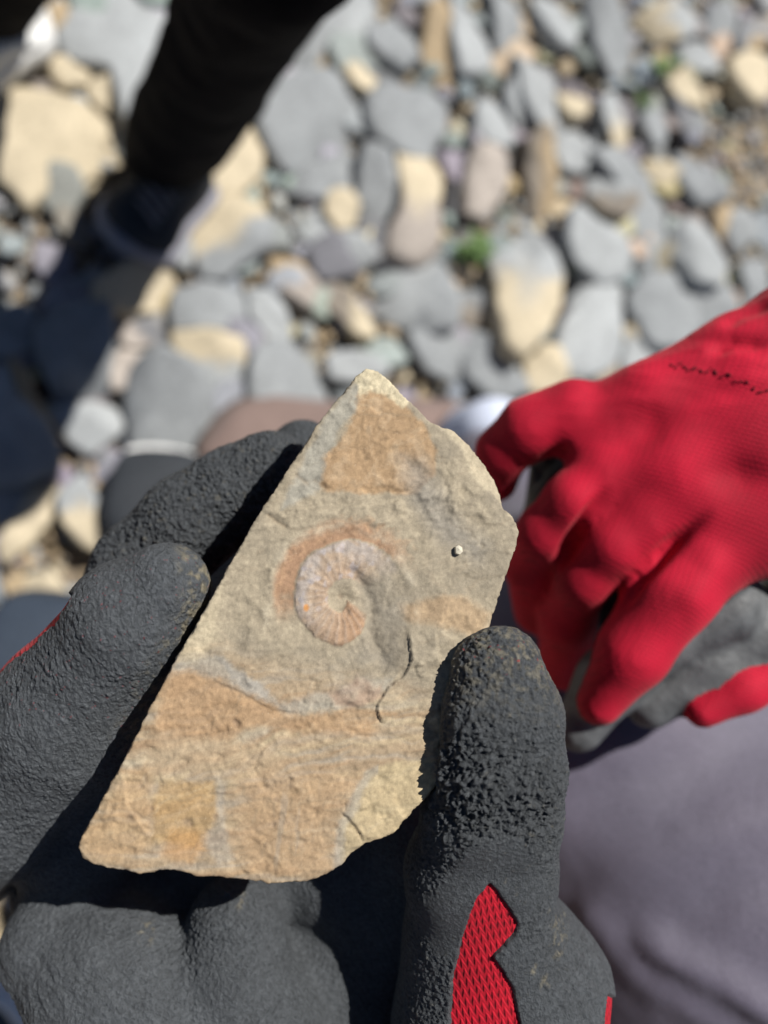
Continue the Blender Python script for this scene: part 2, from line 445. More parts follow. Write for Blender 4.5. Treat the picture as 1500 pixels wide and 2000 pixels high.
# (label, colour, second colour and the image direction it lies in, layer, outline seen in the photograph)
STONES = [
("large pale grey slab touching the left side of the black trouser leg", PALE, None, 2, [(108,60),(135,5),(200,-30),(300,-30),(325,20),(318,60),(300,110),(292,160),(286,225),(262,255),(237,245),(229,200),(220,140),(170,118),(125,98)]),
("large cream slab at the left edge above the shoe shadow", CREAM, None, 2, [(-45,230),(10,190),(60,165),(110,183),(170,200),(222,238),(238,275),(215,308),(150,338),(95,365),(50,390),(0,345),(-50,300)]),
("small yellow stone between the pale slab and the cream slab", CREAM, None, 1, [(100,110),(140,105),(175,130),(170,160),(125,165),(98,140)]),
("small cream pebble tucked under the pale slab", CREAM, None, 1, [(175,150),(215,148),(235,175),(228,215),(195,205),(172,180)]),
("ochre pebble above the white shoe tip at top left", TAN, None, 1, [(85,15),(120,-5),(135,20),(118,50),(90,50)]),
("cream wedge stone standing right of the black trouser cuff", CREAM, None, 2, [(412,300),(448,242),(480,232),(512,262),(518,312),(500,350),(460,375),(420,365),(405,335)]),
("cream topped stone with a grey lower half below the cream wedge", CREAM, (GREY, 60), 2, [(370,420),(400,385),(460,378),(510,398),(532,440),(522,482),(480,502),(440,532),(400,530),(374,480)]),
("upright pale grey stone just right of the black shoe", PALE, None, 1, [(300,430),(340,380),(380,392),(371,450),(382,500),(360,517),(320,482),(298,455)]),
("flat cream stone lying below the toe of the black shoe", CREAM, None, 2, [(180,562),(230,522),(290,497),(335,520),(345,552),(320,590),(250,608),(200,602),(180,585)]),
("grey stone half in shadow left of the flat cream stone", GREY, (BROWN, 120), 1, [(88,578),(140,547),(190,530),(212,560),(180,592),(110,592)]),
("big smooth grey stone at the right edge of the black trouser shadow", GREY, None, 2, [(502,215),(530,172),(582,142),(650,145),(692,180),(702,230),(682,280),(620,312),(560,316),(522,282)]),
("long grey slab leaning along the black trouser leg at the top", PALE, None, 1, [(560,100),(612,40),(660,0),(720,-25),(725,30),(700,92),(650,132),(600,142),(565,130)]),
("tiny cream stone between two grey ones near the top centre", CREAM, None, 2, [(675,132),(700,100),(730,110),(742,142),(720,180),(690,176)]),
("rounded grey stone alone near the top centre", GREY, None, 2, [(718,52),(770,20),(812,50),(827,90),(790,127),(750,112),(720,87)]),
("narrow tan stone standing near the top centre", TAN, None, 1, [(830,20),(855,8),(882,60),(902,112),(892,152),(850,155),(833,90)]),
("long blue grey stone right of the narrow tan one", PALE, None, 2, [(880,-15),(930,20),(962,80),(972,112),(940,132),(900,122),(878,60)]),
("slim grey stone touching the top edge right of centre", GREY, None, 1, [(958,-25),(1010,-15),(1032,60),(1047,112),(1010,132),(978,90)]),
("squarish blue grey stone above the long cream one", GREY, None, 2, [(718,190),(760,165),(830,163),(872,190),(878,240),(842,292),(790,294),(740,262),(718,230)]),
("long cream stone running down the middle of the gravel", CREAM, (PINK, 110), 3, [(788,262),(818,240),(842,280),(862,340),(866,420),(852,480),(820,502),(768,482),(758,440),(788,400),(784,320)]),
("wide grey stone below the big smooth grey one", GREY, None, 1, [(548,318),(620,318),(690,285),(703,330),(690,372),(640,392),(580,372),(545,345)]),
("pinkish cream stone over the lying grey blade", CREAM, None, 2, [(640,370),(680,358),(703,400),(690,442),(660,442),(638,410)]),
("slanting grey blade of rock left of the long cream stone", PALE, None, 1, [(578,402),(622,380),(655,432),(702,470),(732,500),(702,532),(640,492),(590,452)]),
("upright dull grey stone left of the long cream one", GREY, None, 2, [(708,292),(760,300),(786,350),(780,402),(740,422),(708,382),(698,330)]),
("pale pink lozenge stone in the middle of the gravel", PINK, None, 3, [(915,310),(940,278),(990,298),(1003,340),(982,382),(950,422),(915,402),(908,350)]),
("thin dark stone on edge beside the pale pink lozenge", DARK, None, 1, [(886,300),(914,280),(912,400),(900,435),(882,402)]),
("small grey stone above the pale pink lozenge", PALE, None, 2, [(930,200),(970,193),(1012,240),(1003,280),(960,282),(933,250)]),
("brown stone on edge with a bright ridge right of the pink lozenge", BROWN, (TAN, 10), 2, [(1036,272),(1060,250),(1084,330),(1103,402),(1080,424),(1050,392),(1030,330)]),
("long curved grey stone above the small cream stone", PALE, None, 2, [(1008,102),(1050,110),(1082,170),(1112,220),(1097,252),(1050,232),(1018,180)]),
("small cream stone wedged against the long curved grey one", CREAM, None, 2, [(1080,162),(1130,150),(1162,180),(1142,232),(1100,232)]),
("blue grey stone right of the brown ridge stone", PALE, None, 2, [(1088,262),(1140,240),(1163,280),(1143,332),(1105,322),(1083,290)]),
("pale almond shaped stone left of the upper green weed", PALE, (CREAM, 60), 2, [(1168,202),(1200,178),(1232,230),(1257,280),(1225,294),(1190,262),(1173,230)]),
("narrow blue grey stone just below the upper green weed", GREY, None, 1, [(1258,190),(1290,175),(1312,200),(1302,270),(1275,292),(1253,250)]),
("cream splinter right of the upper green weed", CREAM, None, 2, [(1308,152),(1340,128),(1382,180),(1393,212),(1350,200),(1318,180)]),
("dark grey pebble below the cream splinter", DARK, (GREY, 20), 1, [(1310,182),(1350,175),(1397,230),(1370,254),(1328,242)]),
("cream block at the right edge below the top corner", CREAM, None, 2, [(1438,110),(1480,88),(1515,100),(1517,170),(1480,203),(1443,182),(1428,140)]),
("big crescent shaped grey stone curving above another", GREY, None, 1, [(1148,312),(1210,293),(1272,340),(1307,402),(1312,460),(1292,524),(1252,497),(1238,440),(1205,380)]),
("lower crescent shaped pale stone with a hollow top", PALE, None, 3, [(1108,422),(1130,398),(1170,432),(1225,447),(1252,468),(1243,512),(1190,543),(1140,513),(1112,472)]),
("small grey pebble nested in the hollow of the crescent stones", PALE, (BROWN, 100), 2, [(1158,332),(1200,338),(1243,400),(1222,427),(1185,412),(1158,372)]),
("slanted grey stone beside the patch of fine gravel", GREY, None, 2, [(1328,292),(1370,288),(1412,360),(1418,392),(1370,394),(1333,342)]),
("small peach stone above the end of the crescent stone", CREAM, None, 1, [(1268,302),(1300,298),(1323,340),(1300,364),(1272,342)]),
("whitish oval stone near the right edge above the red cuff", PALE, None, 3, [(1338,432),(1365,408),(1402,460),(1413,520),(1392,564),(1350,543),(1332,482)]),
("small orange pebble above the whitish oval stone", TAN, None, 1, [(1398,402),(1430,388),(1443,440),(1420,464),(1403,442)]),
("small grey stone at the right edge near the fine gravel", PALE, None, 2, [(1438,402),(1470,398),(1478,460),(1450,494),(1428,450)]),
("tall stone with grey top and cream foot above the fossil", PALE, (CREAM, 92), 4, [(985,482),(1008,412),(1035,400),(1072,440),(1092,520),(1097,592),(1062,652),(1012,692),(985,672),(974,582),(963,520)]),
("rounded blue grey stone above the red glove knuckles", GREY, None, 2, [(1248,562),(1280,520),(1330,528),(1353,580),(1363,642),(1332,674),(1280,674),(1253,622)]),
("broad grey stone between the tall two toned stone and the glove", PALE, None, 2, [(1098,622),(1150,570),(1220,520),(1238,560),(1228,640),(1203,702),(1130,724),(1088,692)]),
("round tan stone at the foot of the tall two toned stone", CREAM, None, 3, [(1032,702),(1070,668),(1100,678),(1113,740),(1070,768),(1037,752)]),
("grey stone just above the wrist of the red glove", GREY, None, 2, [(1358,562),(1420,540),(1448,590),(1432,642),(1390,654),(1363,612)]),
("dark grey stone at the right edge beside the red cuff", GREY, None, 1, [(1438,522),(1515,500),(1515,580),(1460,604)]),
("small grey stone partly hidden by the red glove", PALE, None, 1, [(1232,642),(1262,672),(1296,695),(1252,730),(1215,715)]),
("ragged pale grey stone left of the lower green weed", PALE, (GREY, 30), 2, [(738,542),(800,508),(862,520),(893,600),(882,643),(820,644),(770,622),(733,580)]),
("grey stone lying behind the tip of the fossil rock", GREY, None, 1, [(798,652),(870,640),(952,680),(963,722),(900,744),(838,722)]),
("long slanting grey stone right of the fossil tip", GREY, None, 2, [(888,622),(940,640),(993,700),(1033,760),(980,774),(920,733)]),
("small pale stone touching the left of the fossil tip", PALE, None, 2, [(638,692),(690,678),(742,690),(763,722),(700,744),(648,738)]),
("brown stone with a cream edge above the fossil tip", BROWN, (CREAM, 30), 1, [(608,522),(680,560),(722,620),(733,652),(700,654),(640,592)]),
("flat rectangular blue grey stone below the flat cream one", GREY, None, 2, [(333,602),(343,560),(400,545),(480,560),(493,600),(483,642),(400,644),(337,632)]),
("slanting grey stone right of the flat rectangular one", PALE, None, 1, [(482,562),(520,558),(563,610),(573,662),(530,654),(490,612)]),
("cream triangular stone with a yellow top edge", CREAM, (PALE, 80), 2, [(343,652),(400,648),(492,665),(503,700),(472,757),(440,762),(380,722),(343,682)]),
("grey triangular stone above the brown boot", GREY, None, 2, [(498,692),(540,658),(602,680),(633,722),(643,780),(560,794),(488,782),(488,732)]),
("large square grey slab at the left with a dark crack beside it", GREY, None, 3, [(75,662),(80,620),(150,600),(216,608),(224,660),(207,742),(182,777),(120,772),(90,722)]),
("dull brownish grey stone right of the square slab", DARK, (PINK, 150), 1, [(226,622),(300,600),(333,630),(322,672),(260,684),(224,662)]),
("small reddish stone between the square slab and the ribbed stone", PINK, None, 2, [(228,682),(260,662),(282,692),(262,742),(220,762),(214,722)]),
("large ribbed grey stone left of the brown boot", GREY, None, 3, [(258,722),(310,680),(372,710),(413,760),(407,842),(370,893),(310,903),(258,852),(243,782)]),
("flat grey stone under the square slab", PALE, None, 1, [(98,792),(180,785),(242,800),(237,842),(180,884),(138,862)]),
("huge pale grey slab cut by the left edge of the picture", PALE, (GREY, 90), 2, [(-70,680),(10,690),(30,760),(78,802),(112,862),(102,912),(20,944),(-70,930)]),
("narrow peach stone between the huge slab and the square slab", TAN, None, 1, [(18,692),(45,710),(82,790),(102,832),(78,835),(43,780)]),
("egg shaped grey stone left of the black shoe toe", PALE, (CREAM, 100), 3, [(118,962),(160,920),(187,960),(213,1020),(203,1072),(160,1064),(122,1012)]),
("long cream stone slanting at the left edge above the fingers", CREAM, None, 1, [(60,962),(110,940),(118,990),(62,1062),(10,1094),(-5,1052)]),
("peach stone just above the second shoe at the left edge", CREAM, None, 1, [(18,1132),(100,1110),(133,1160),(80,1184),(18,1172)]),
("grey stone in the leg shadow at the left edge", GREY, None, 1, [(-40,622),(30,598),(72,605),(66,680),(0,690),(-40,680)]),
("flat grey stone under the huge slab", GREY, None, 1, [(-20,950),(55,948),(50,1000),(-5,1033)]),
("dark leaning stone touching the toe of the boot", GREY, None, 1, [(408,702),(470,768),(503,800),(440,806),(412,770)]),
("pinkish tan stone below the slanting grey blade", TAN, (PINK, 60), 1, [(528,492),(600,508),(623,560),(600,604),(548,562)]),
("grey stone at the top edge above the small peach chip", PALE, None, 2, [(1050,-25),(1100,-15),(1132,50),(1122,92),(1080,84),(1053,40)]),
("long grey stone at the top edge near the right corner", GREY, None, 2, [(1148,-5),(1200,-18),(1232,60),(1243,112),(1205,134),(1163,82)]),
("whitish wedge at the top right beside the dark hole", PALE, (CREAM, 160), 2, [(1255,10),(1310,-10),(1353,30),(1354,72),(1300,74)]),
("grey stone right of the whitish wedge", GREY, None, 1, [(1378,22),(1420,5),(1453,60),(1422,94),(1388,62)]),
("small orange chip in the dark hole at the top right", TAN, None, 1, [(1458,62),(1490,40),(1508,80),(1470,94)]),
("blue grey stone under the whitish wedge", PALE, None, 1, [(1328,62),(1370,80),(1403,130),(1370,143),(1338,112)]),
("dark wedge stone behind the left side of the long cream stone", DARK, None, 1, [(700,430),(745,425),(770,480),(760,520),(720,500)]),
("grey pebble under the small grey stone above the lozenge", GREY, None, 1, [(1000,150),(1030,200),(1040,250),(1010,235),(985,190)]),
("grey stone left of the tall two toned stone", GREY, (BROWN, 90), 1, [(900,560),(950,570),(960,620),(930,640),(890,610)]),
("grey stone below the lower crescent stone", PALE, None, 1, [(1140,560),(1190,548),(1215,520),(1160,575),(1120,600),(1110,580)]),
]
placed = []
for k, (lab, c, c2, layer, poly) in enumerate(STONES):
    rs = np.random.RandomState(k)
    zt = 0.012 + 0.009 * layer
    xy = np.array([ground_pt(a, b_, zt)[:2] for a, b_ in poly])
    cxy = xy.mean(0); R = np.linalg.norm(xy - cxy, axis=1).mean()
    xy = cxy + (xy - cxy) * 1.07 + (rs.rand(len(xy), 2) - .5) * R * .16
    thick = min(max(R * 0.62, 0.014), 0.036)
    jit = 1 + .12 * (rs.rand() - .5)
    cc = tuple(x * jit for x in c); cx, cy = np.mean(poly, 0)
    v, f, C = stone_mesh(xy, zt, thick, (rs.rand(2) - .5) * 0.75 * min(1.0, .05 / R), cc, c2[0] if c2 else None, img_dir(cx, cy, c2[1]) if c2 else None, seed=k)
    o = mesh_obj('stone', v, f, M_STONE, attrs={'col': C})
    tag(o, lab, 'stone', 'stones on the ground')
    placed.append(np.array(poly, float))

# loose filler stones between and under the larger ones, all individual
cells = []
A = [ground_pt(a, b_)[:2] for a, b_ in ((-120, -150), (1620, -150), (1620, 2100), (-120, 2100))]
A = np.array(A); lo, hi = A.min(0), A.max(0)
rs = np.random.RandomState(5); fill = []; tries = 0
RX, RY = np.arange(-200, 1700, 12.), np.arange(-200, 1400, 12.)
rgx, rgy = np.meshgrid(RX, RY, indexing='ij'); RD = np.full(rgx.shape, 1e9)
for pl in placed: RD = np.minimum(RD, poly_sdf(rgx, rgy, pl))
def placed_dist(px, py):
    i, j = int((px + 200) / 12), int((py + 200) / 12)
    return RD[i, j] if 0 <= i < len(RX) and 0 <= j < len(RY) else 1e9
while tries < 9000:
    tries += 1
    p = lo + rs.rand(2) * (hi - lo)
    px, py, d = world_px([p[0], p[1], 0.01])
    inframe = -60 < px < 1560 and -80 < py < 1250
    r = (0.012 + 0.026 * rs.rand() ** 1.6)
    if px > 1390 and 190 < py < 420: r *= 0.35
    if not inframe: r *= 1.4
    rp = r / d * FPX
    if placed_dist(px, py) < -0.55 * rp: continue
    if any((p[0] - q[0]) ** 2 + (p[1] - q[1]) ** 2 < (0.74 * (r + q[2])) ** 2 for q in fill): continue
    fill.append((p[0], p[1], r, inframe, px, py))
ks = 0
merged = ([], [], []); off = 0
cols = [GREY, PALE, GREY, PALE, CREAM, TAN, GREY, BROWN, GREY, DARK]
names = {GREY: 'grey', PALE: 'light-grey', DARK: 'dark', CREAM: 'cream', TAN: 'tan', PINK: 'pinkish', BROWN: 'brown'}
centres = np.array([p.mean(0) for p in placed]); seen = set()
def filler_label(c, px, py):
    for i in np.argsort(np.hypot(centres[:, 0] - px, centres[:, 1] - py))[:6]:
        dx, dy = px - centres[i][0], py - centres[i][1]
        sd_ = ('right of' if dx > 0 else 'left of') if abs(dx) > abs(dy) else ('below' if dy > 0 else 'above')
        lm = STONES[i][0]
        if len(lm.split()) > 11: continue
        lab = names[c] + ' chip ' + sd_ + ' the ' + lm
        if lab not in seen:
            seen.add(lab); return lab
    return names[c] + ' chip lying low between the larger stones'
fill.sort(key=lambda q: -q[2] * q[3])
for (x, y, r, inf, px, py) in fill:
    c = cols[rs.randint(len(cols))]; m_ = rs.randint(5, 8)
    a = np.sort(rs.rand(m_) * 6.283); a = np.linspace(0, 6.283, m_, endpoint=False) + (rs.rand(m_) - .5) * .6
    asp = 0.62 + .38 * rs.rand(); th = rs.rand() * 3.14
    q = np.stack([np.cos(a), np.sin(a) * asp], 1) * (r * (0.85 + .3 * rs.rand(m_)))[:, None]
    q = q @ np.array([[math.cos(th), math.sin(th)], [-math.sin(th), math.cos(th)]]) + (x, y)
    v, f, C = stone_mesh(q, 0.009 + 0.55 * r * rs.rand(), r * .9, (rs.rand(2) - .5) * .6, tuple(t * (.9 + .2 * rs.rand()) for t in c), seed=200 + ks, n=14)
    hidden = py > 1250 or (px > 1120 and py > 760)
    if inf and not hidden and ks < 212:
        o = mesh_obj('stone', v, f, M_STONE, attrs={'col': C}); ks += 1
        tag(o, filler_label(c, px, py), 'stone', 'small stones filling the gaps')
    else:
        merged[0].append(v); merged[1].extend([tuple(i + off for i in t) for t in f]); merged[2].append(C); off += len(v)
if merged[0]:
    o = mesh_obj('loose_stones', np.concatenate(merged[0]), merged[1], M_STONE, origin=np.zeros(3), attrs={'col': np.concatenate(merged[2])})
    tag(o, 'loose stones of the beach carrying on around the larger ones', 'loose stones', kind='stuff')

# fine gravel
oct_v = np.array([(1, 0, 0), (0, 1, 0), (-1, 0, 0), (0, -1, 0), (0, 0, .7), (0, 0, -.7)], float)
oct_f = np.array([(0, 1, 4), (1, 2, 4), (2, 3, 4), (3, 0, 4), (1, 0, 5), (2, 1, 5), (3, 2, 5), (0, 3, 5)])
NG = 24000
gp = lo + rs.rand(NG, 2) * (hi - lo)
gr = 0.0024 + 0.007 * rs.rand(NG) ** 2
z = ground_height(gp[:, 0], gp[:, 1]) + gr * .2 - 0.006 + 0.013 * rs.rand(NG)
vv = oct_v[None] * (gr[:, None, None] * (0.6 + .8 * rs.rand(NG, 6, 1))) * np.stack([np.ones(NG), .6 + .4 * rs.rand(NG), .5 + .4 * rs.rand(NG)], 1)[:, None, :]
th = rs.rand(NG) * 6.28; cth, sth = np.cos(th)[:, None], np.sin(th)[:, None]
vx = vv[..., 0] * cth - vv[..., 1] * sth; vy = vv[..., 0] * sth + vv[..., 1] * cth
vv = np.stack([vx + gp[:, :1], vy + gp[:, 1:], vv[..., 2] + z[:, None]], 2)
ff = (oct_f[None] + (np.arange(NG) * 6)[:, None, None]).reshape(-1, 3)
pal = np.array([GREY, CREAM, TAN, PALE, BROWN, CREAM])
cc = pal[rs.randint(0, 6, NG)] * (.8 + .4 * rs.rand(NG, 1))
o = mesh_obj('gravel', vv.reshape(-1, 3), ff, M_GRAVEL, origin=np.zeros(3), smooth=False, attrs={'col': np.repeat(cc, 6, 0)})
tag(o, 'fine tan and grey gravel between the stones', 'gravel', kind='stuff')

# ------------------------------------------------------------------ weeds
M_LEAF = mat_plain('weed_leaf', (.085, .16, .035), 0.6, 90, .35, .0004)
M_STEM = mat_plain('weed_stem', (.10, .13, .05), 0.7, 90, .2, .0004)
def weed(px, py, size, nl, lab, seed):
    rs = np.random.RandomState(seed); base = ground_pt(px, py, 0.012)
    root = empty('weed', base); tag(root, lab, 'weed', 'green weeds growing between the stones')
    lv, lf, sv, sf = [], [], [], []
    for s in range(7):
        az = rs.rand() * 6.28; ln = size * (.5 + .5 * rs.rand()); lean = .3 + .6 * rs.rand()
        tip = base + np.array([math.cos(az) * lean, math.sin(az) * lean, 1.0]) * ln * .8
        pts = [base + (tip - base) * t + np.array([0, 0, .15 * ln * math.sin(3.14 * t)]) for t in np.linspace(0, 1, 5)]
        for k, p in enumerate(pts):
            r = .0009 * (1 - k * .15)
            for q in range(4): sv.append(p + r * np.array([math.cos(q * 1.57), math.sin(q * 1.57), 0]))
        o_ = len(sv) - 20
        for k in range(4):
            for q in range(4): sf.append((o_ + k * 4 + q, o_ + k * 4 + (q + 1) % 4, o_ + k * 4 + 4 + (q + 1) % 4, o_ + k * 4 + 4 + q))
        for q in range(nl):
            t = .25 + .75 * rs.rand(); c = base + (tip - base) * t + np.array([0, 0, .1 * ln])
            a2 = rs.rand() * 6.28; L = size * (.16 + .14 * rs.rand()); W = L * .36
            d = np.array([math.cos(a2), math.sin(a2), .5 * (rs.rand() - .2)]); d /= np.linalg.norm(d)
            sd_ = np.cross(d, [0, 0, 1]); sd_ /= np.linalg.norm(sd_); up = np.cross(sd_, d)
            i0 = len(lv)
            lv += [c, c + d * L * .35 + sd_ * W * .5, c + d * L * .7 + sd_ * W * .42 - up * L * .03, c + d * L - up * L * .12, c + d * L * .7 - sd_ * W * .42 - up * L * .03, c + d * L * .35 - sd_ * W * .5, c + d * L * .5 - up * W * .12]
            lf += [(i0, i0 + 1, i0 + 6), (i0 + 1, i0 + 2, i0 + 6), (i0 + 2, i0 + 3, i0 + 6), (i0 + 3, i0 + 4, i0 + 6), (i0 + 4, i0 + 5, i0 + 6), (i0 + 5, i0, i0 + 6)]
    mesh_obj('stems', sv, sf, M_STEM, parent=root)
    tag(mesh_obj('leaves', lv, lf, M_LEAF, parent=root), kind='stuff')
weed(905, 505, .06, 13, 'bushy green weed between the long cream stone and the two toned stone', 1)
weed(1112, 532, .028, 7, 'tiny green sprig right of the tall two toned stone', 2)
weed(1275, 150, .05, 9, 'green weed growing near the top right among grey stones', 3)
weed(1245, 210, .03, 6, 'dark green tuft just below the upper weed beside the almond stone', 4)

lap('ground')

# ------------------------------------------------------------------ the fossil rock
def face_depth(px, py):
    return (20.25 + 0.0012 * (px - 620) - 0.0016 * (py - 1180)) / 100
O_ = P(620, 1180, face_depth(620, 1180)); a_ = P(1020, 1180, face_depth(1020, 1180)) - O_; b_ = P(620, 780, face_depth(620, 780)) - O_
SN = np.cross(a_, b_); SN /= np.linalg.norm(SN); SU = a_ / np.linalg.norm(a_); SV = np.cross(SN, SU)
SB = np.stack([SU, SV, SN])                 # rows: local axes in camera space
def px_to_uv(px, py):
    d = P(px, py, 1.0); t = (O_ @ SN) / (d @ SN); q = d * t - O_
    return q @ SU, q @ SV
OUT = [(715,718),(730,721),(745,728),(760,742),(775,756),(800,786),(822,806),(840,823),(860,833),(885,838),(905,856),(920,868),(935,886),(955,906),(963,922),(972,938),(980,965),(982,990),(1000,1008),(1010,1024),(1015,1040),(1005,1075),(997,1098),(990,1122),(975,1166),(960,1215),(930,1300),(905,1400),(880,1500),(836,1558),(822,1572),(800,1592),(770,1628),(742,1641),(712,1648),(690,1666),(660,1696),(640,1707),(620,1716),(590,1724),(560,1726),(500,1722),(465,1719),(430,1712),(400,1714),(370,1708),(345,1701),(320,1700),(295,1705),(270,1708),(245,1703),(220,1698),(180,1690),(160,1676),(151,1652),(165,1624),(200,1560),(250,1466),(300,1370),(345,1282),(400,1190),(440,1116),(480,1046),(530,966),(580,890),(620,830),(650,790),(680,756),(697,731)]
OUTUV = [px_to_uv(*p) for p in OUT]
TH = 0.0125
BEV = [(836,818),(872,846),(905,880),(925,930),(955,968),(990,1000)]
BEVUV = [px_to_uv(*p) for p in BEV]
uvp = np.array(OUTUV); HS = 0.0007
slo = np.array([uvp[:, 0].min() - .003, uvp[:, 1].min() - .003, -TH - .003]); shi = np.array([uvp[:, 0].max() + .003, uvp[:, 1].max() + .003, .003])
ua = np.arange(slo[0], shi[0], HS); va = np.arange(slo[1], shi[1], HS); wa = np.arange(slo[2], shi[2], HS)
U2, V2 = np.meshgrid(ua, va, indexing='ij')
D2 = poly_sdf(U2, V2, OUTUV)
bd, bs, bt = line_dist(U2, V2, BEVUV)
# in the (u, v) plane v points up: the outer side of the bevel line lies to the left of its direction of travel
outer = (bs > 0) & (bt > 0.001) & (bt < .999)
BEVW = np.where(outer, bd, 0)
U3, V3, W3 = np.meshgrid(ua, va, wa, indexing='ij')
rag = fbm(np.stack([U3.ravel() * 520, V3.ravel() * 520, W3.ravel() * 1400], 1), 1).reshape(U3.shape) * .0003
strata = 0.0007 * np.sin(W3 * 2300 + 3 * np.sin(U3 * 90)) * smooth(-.0025, -.004, W3)
inset = 0.0012 * smooth(-.001, -TH, W3)
d2 = D2[:, :, None] + rag + strata * .6 + inset
TOPW = -0.62 * BEVW
dw = np.maximum(W3 - TOPW[:, :, None], -TH - W3)
rr = 0.0006
q1, q2 = d2 + rr, dw + rr
SF = np.sqrt(np.maximum(q1, 0) ** 2 + np.maximum(q2, 0) ** 2) + np.minimum(np.maximum(q1, q2), 0) - rr
SVv, SFf = surface_nets(SF, np.array([ua[0], va[0], wa[0]]), HS)
L, NN_, QF = subdiv(SVv, SFf, 1)
camv = L @ SB + O_
X, Y = to_px(camv)
front = smooth(.35, .85, NN_[:, 2])
wob = np.stack([X / 60, Y / 60, X * 0], 1)
wx, wy = 9 * fbm(wob, 3), 9 * fbm(wob + 40, 3)
wx2, wy2 = 3.5 * fbm(wob * 6, 3), 3.5 * fbm(wob * 6 + 40, 3)
XX, YY = X + wx + wx2, Y + wy + wy2
def reg(poly, s=8):                          # soft, ragged membership of a patch
    return smooth(s, -s, poly_sdf(XX, YY, poly))
H = np.zeros(len(L))                         # relief in px of the photograph (about 0.125 mm)
C = np.tile(np.array([.345, .297, .215]), (len(L), 1))
def lay(w, c, a=1.0):
    global C
    w = (np.clip(w, 0, 1) * a)[:, None]; C = C * (1 - w) + np.array(c) * w
RUST, OCHRE, SAND, LGREY, YEL, SLT = (.33, .21, .115), (.40, .26, .11), (.37, .28, .18), (.32, .30, .26), (.44, .36, .22), (.265, .232, .175)
nl = fbm(np.stack([X / 150, Y / 150, X * 0 + 5], 1), 4); nm = fbm(np.stack([X / 38, Y / 38, X * 0 + 9], 1), 4)
lay(smooth(-.1, .5, nl), SLT, .7)
# warm lower part with wavy bands
lowm = smooth(-30, 60, YY - (1240 + .22 * (X - 330)) )
lay(lowm, SAND, .85)
band = Y + .10 * (X - 500) + 26 * fbm(np.stack([X / 130, Y / 90, X * 0], 1), 3)
st = fbm(np.stack([X / 210, band / 17, X * 0 + 2], 1), 3)
lay(lowm * smooth(.0, .5, st), RUST, .5); lay(lowm * smooth(.05, .5, -st), LGREY, .45)
bw = Y + .16 * (X - 400) + 30 * np.sin(X / 95 + 1) + 22 * fbm(np.stack([X / 110, Y / 110, X * 0 + 71], 1), 2)
for y0, w0, col0, a0 in ((1440,10,(.45,.39,.28),.7),(1462,6,(.33,.225,.13),.6),(1478,8,(.47,.385,.25),.7),(1500,7,(.36,.30,.22),.6),(1520,9,(.45,.36,.23),.6),(1556,5,(.34,.31,.26),.5),(1410,8,(.32,.22,.135),.6),(1590,8,(.44,.35,.22),.5),(1625,6,(.31,.22,.14),.5)):
    k0 = np.exp(-((bw - y0 + 8 * nm) / w0) ** 2) * smooth(-.7, .2, nl + .5 * nm + .3); lay(k0 * lowm, col0, a0); H += 1.2 * k0 * lowm * (1 if a0 > .55 else -1)
lay(reg([(330,1310),(400,1300),(470,1330),(560,1380),(640,1400),(740,1405),(720,1440),(560,1425),(480,1420),(440,1450),(300,1430)], 12), (.38, .25, .14), .8)
lay(reg([(300,1450),(430,1440),(520,1460),(560,1490),(540,1520),(460,1500),(290,1520)], 14), SAND, .7)
lay(reg([(310,1530),(420,1522),(425,1560),(410,1620),(380,1650),(300,1640),(300,1560)], 9), OCHRE, .6)
lay(reg([(420,1515),(445,1530),(440,1600),(460,1680),(425,1690),(405,1650),(425,1590)], 8), LGREY, .55)
lay(reg([(335,1620),(385,1620),(405,1660),(370,1690),(320,1670)], 12), (.46, .25, .09), .5)
lay(reg([(470,1520),(620,1500),(700,1520),(640,1620),(650,1700),(480,1715)], 25), (.38, .26, .15), .7)
lay(reg([(170,1620),(230,1540),(290,1480),(300,1640),(220,1690),(165,1665)], 14), (.44, .30, .165), .6)
grn = fbm(np.stack([(X + .15 * Y) / 16, Y / 70, X * 0 + 4], 1), 3)
lay(reg([(540,1500),(620,1520),(600,1680),(520,1690)], 20) * smooth(.1, .5, grn), (.30, .25, .19), .6)
lay(reg([(715,1510),(770,1490),(840,1480),(860,1560),(780,1630),(710,1650),(665,1690),(660,1620)], 7), YEL, .85)
e = np.abs(poly_sdf(XX, YY, [(718,1515),(770,1490),(850,1480),(900,1560),(780,1660),(710,1690),(660,1700),(665,1620)]))
lay(smooth(16, 3, e) * (X < 740), LGREY, .6)
# grey white layer below the ammonite
lay(reg([(345,1290),(430,1280),(470,1310),(545,1370),(640,1350),(700,1325),(770,1320),(760,1345),(700,1370),(640,1392),(560,1390),(500,1365),(440,1330),(340,1305)], 9), (.33, .315, .27), .7)
lay(reg([(640,1350),(700,1325),(745,1335),(740,1365),(690,1380),(650,1375)], 9), (.34, .23, .16), .7)
lay(reg([(420,1280),(470,1310),(530,1350),(520,1375),(455,1330)], 6), (.32, .31, .285), .5)
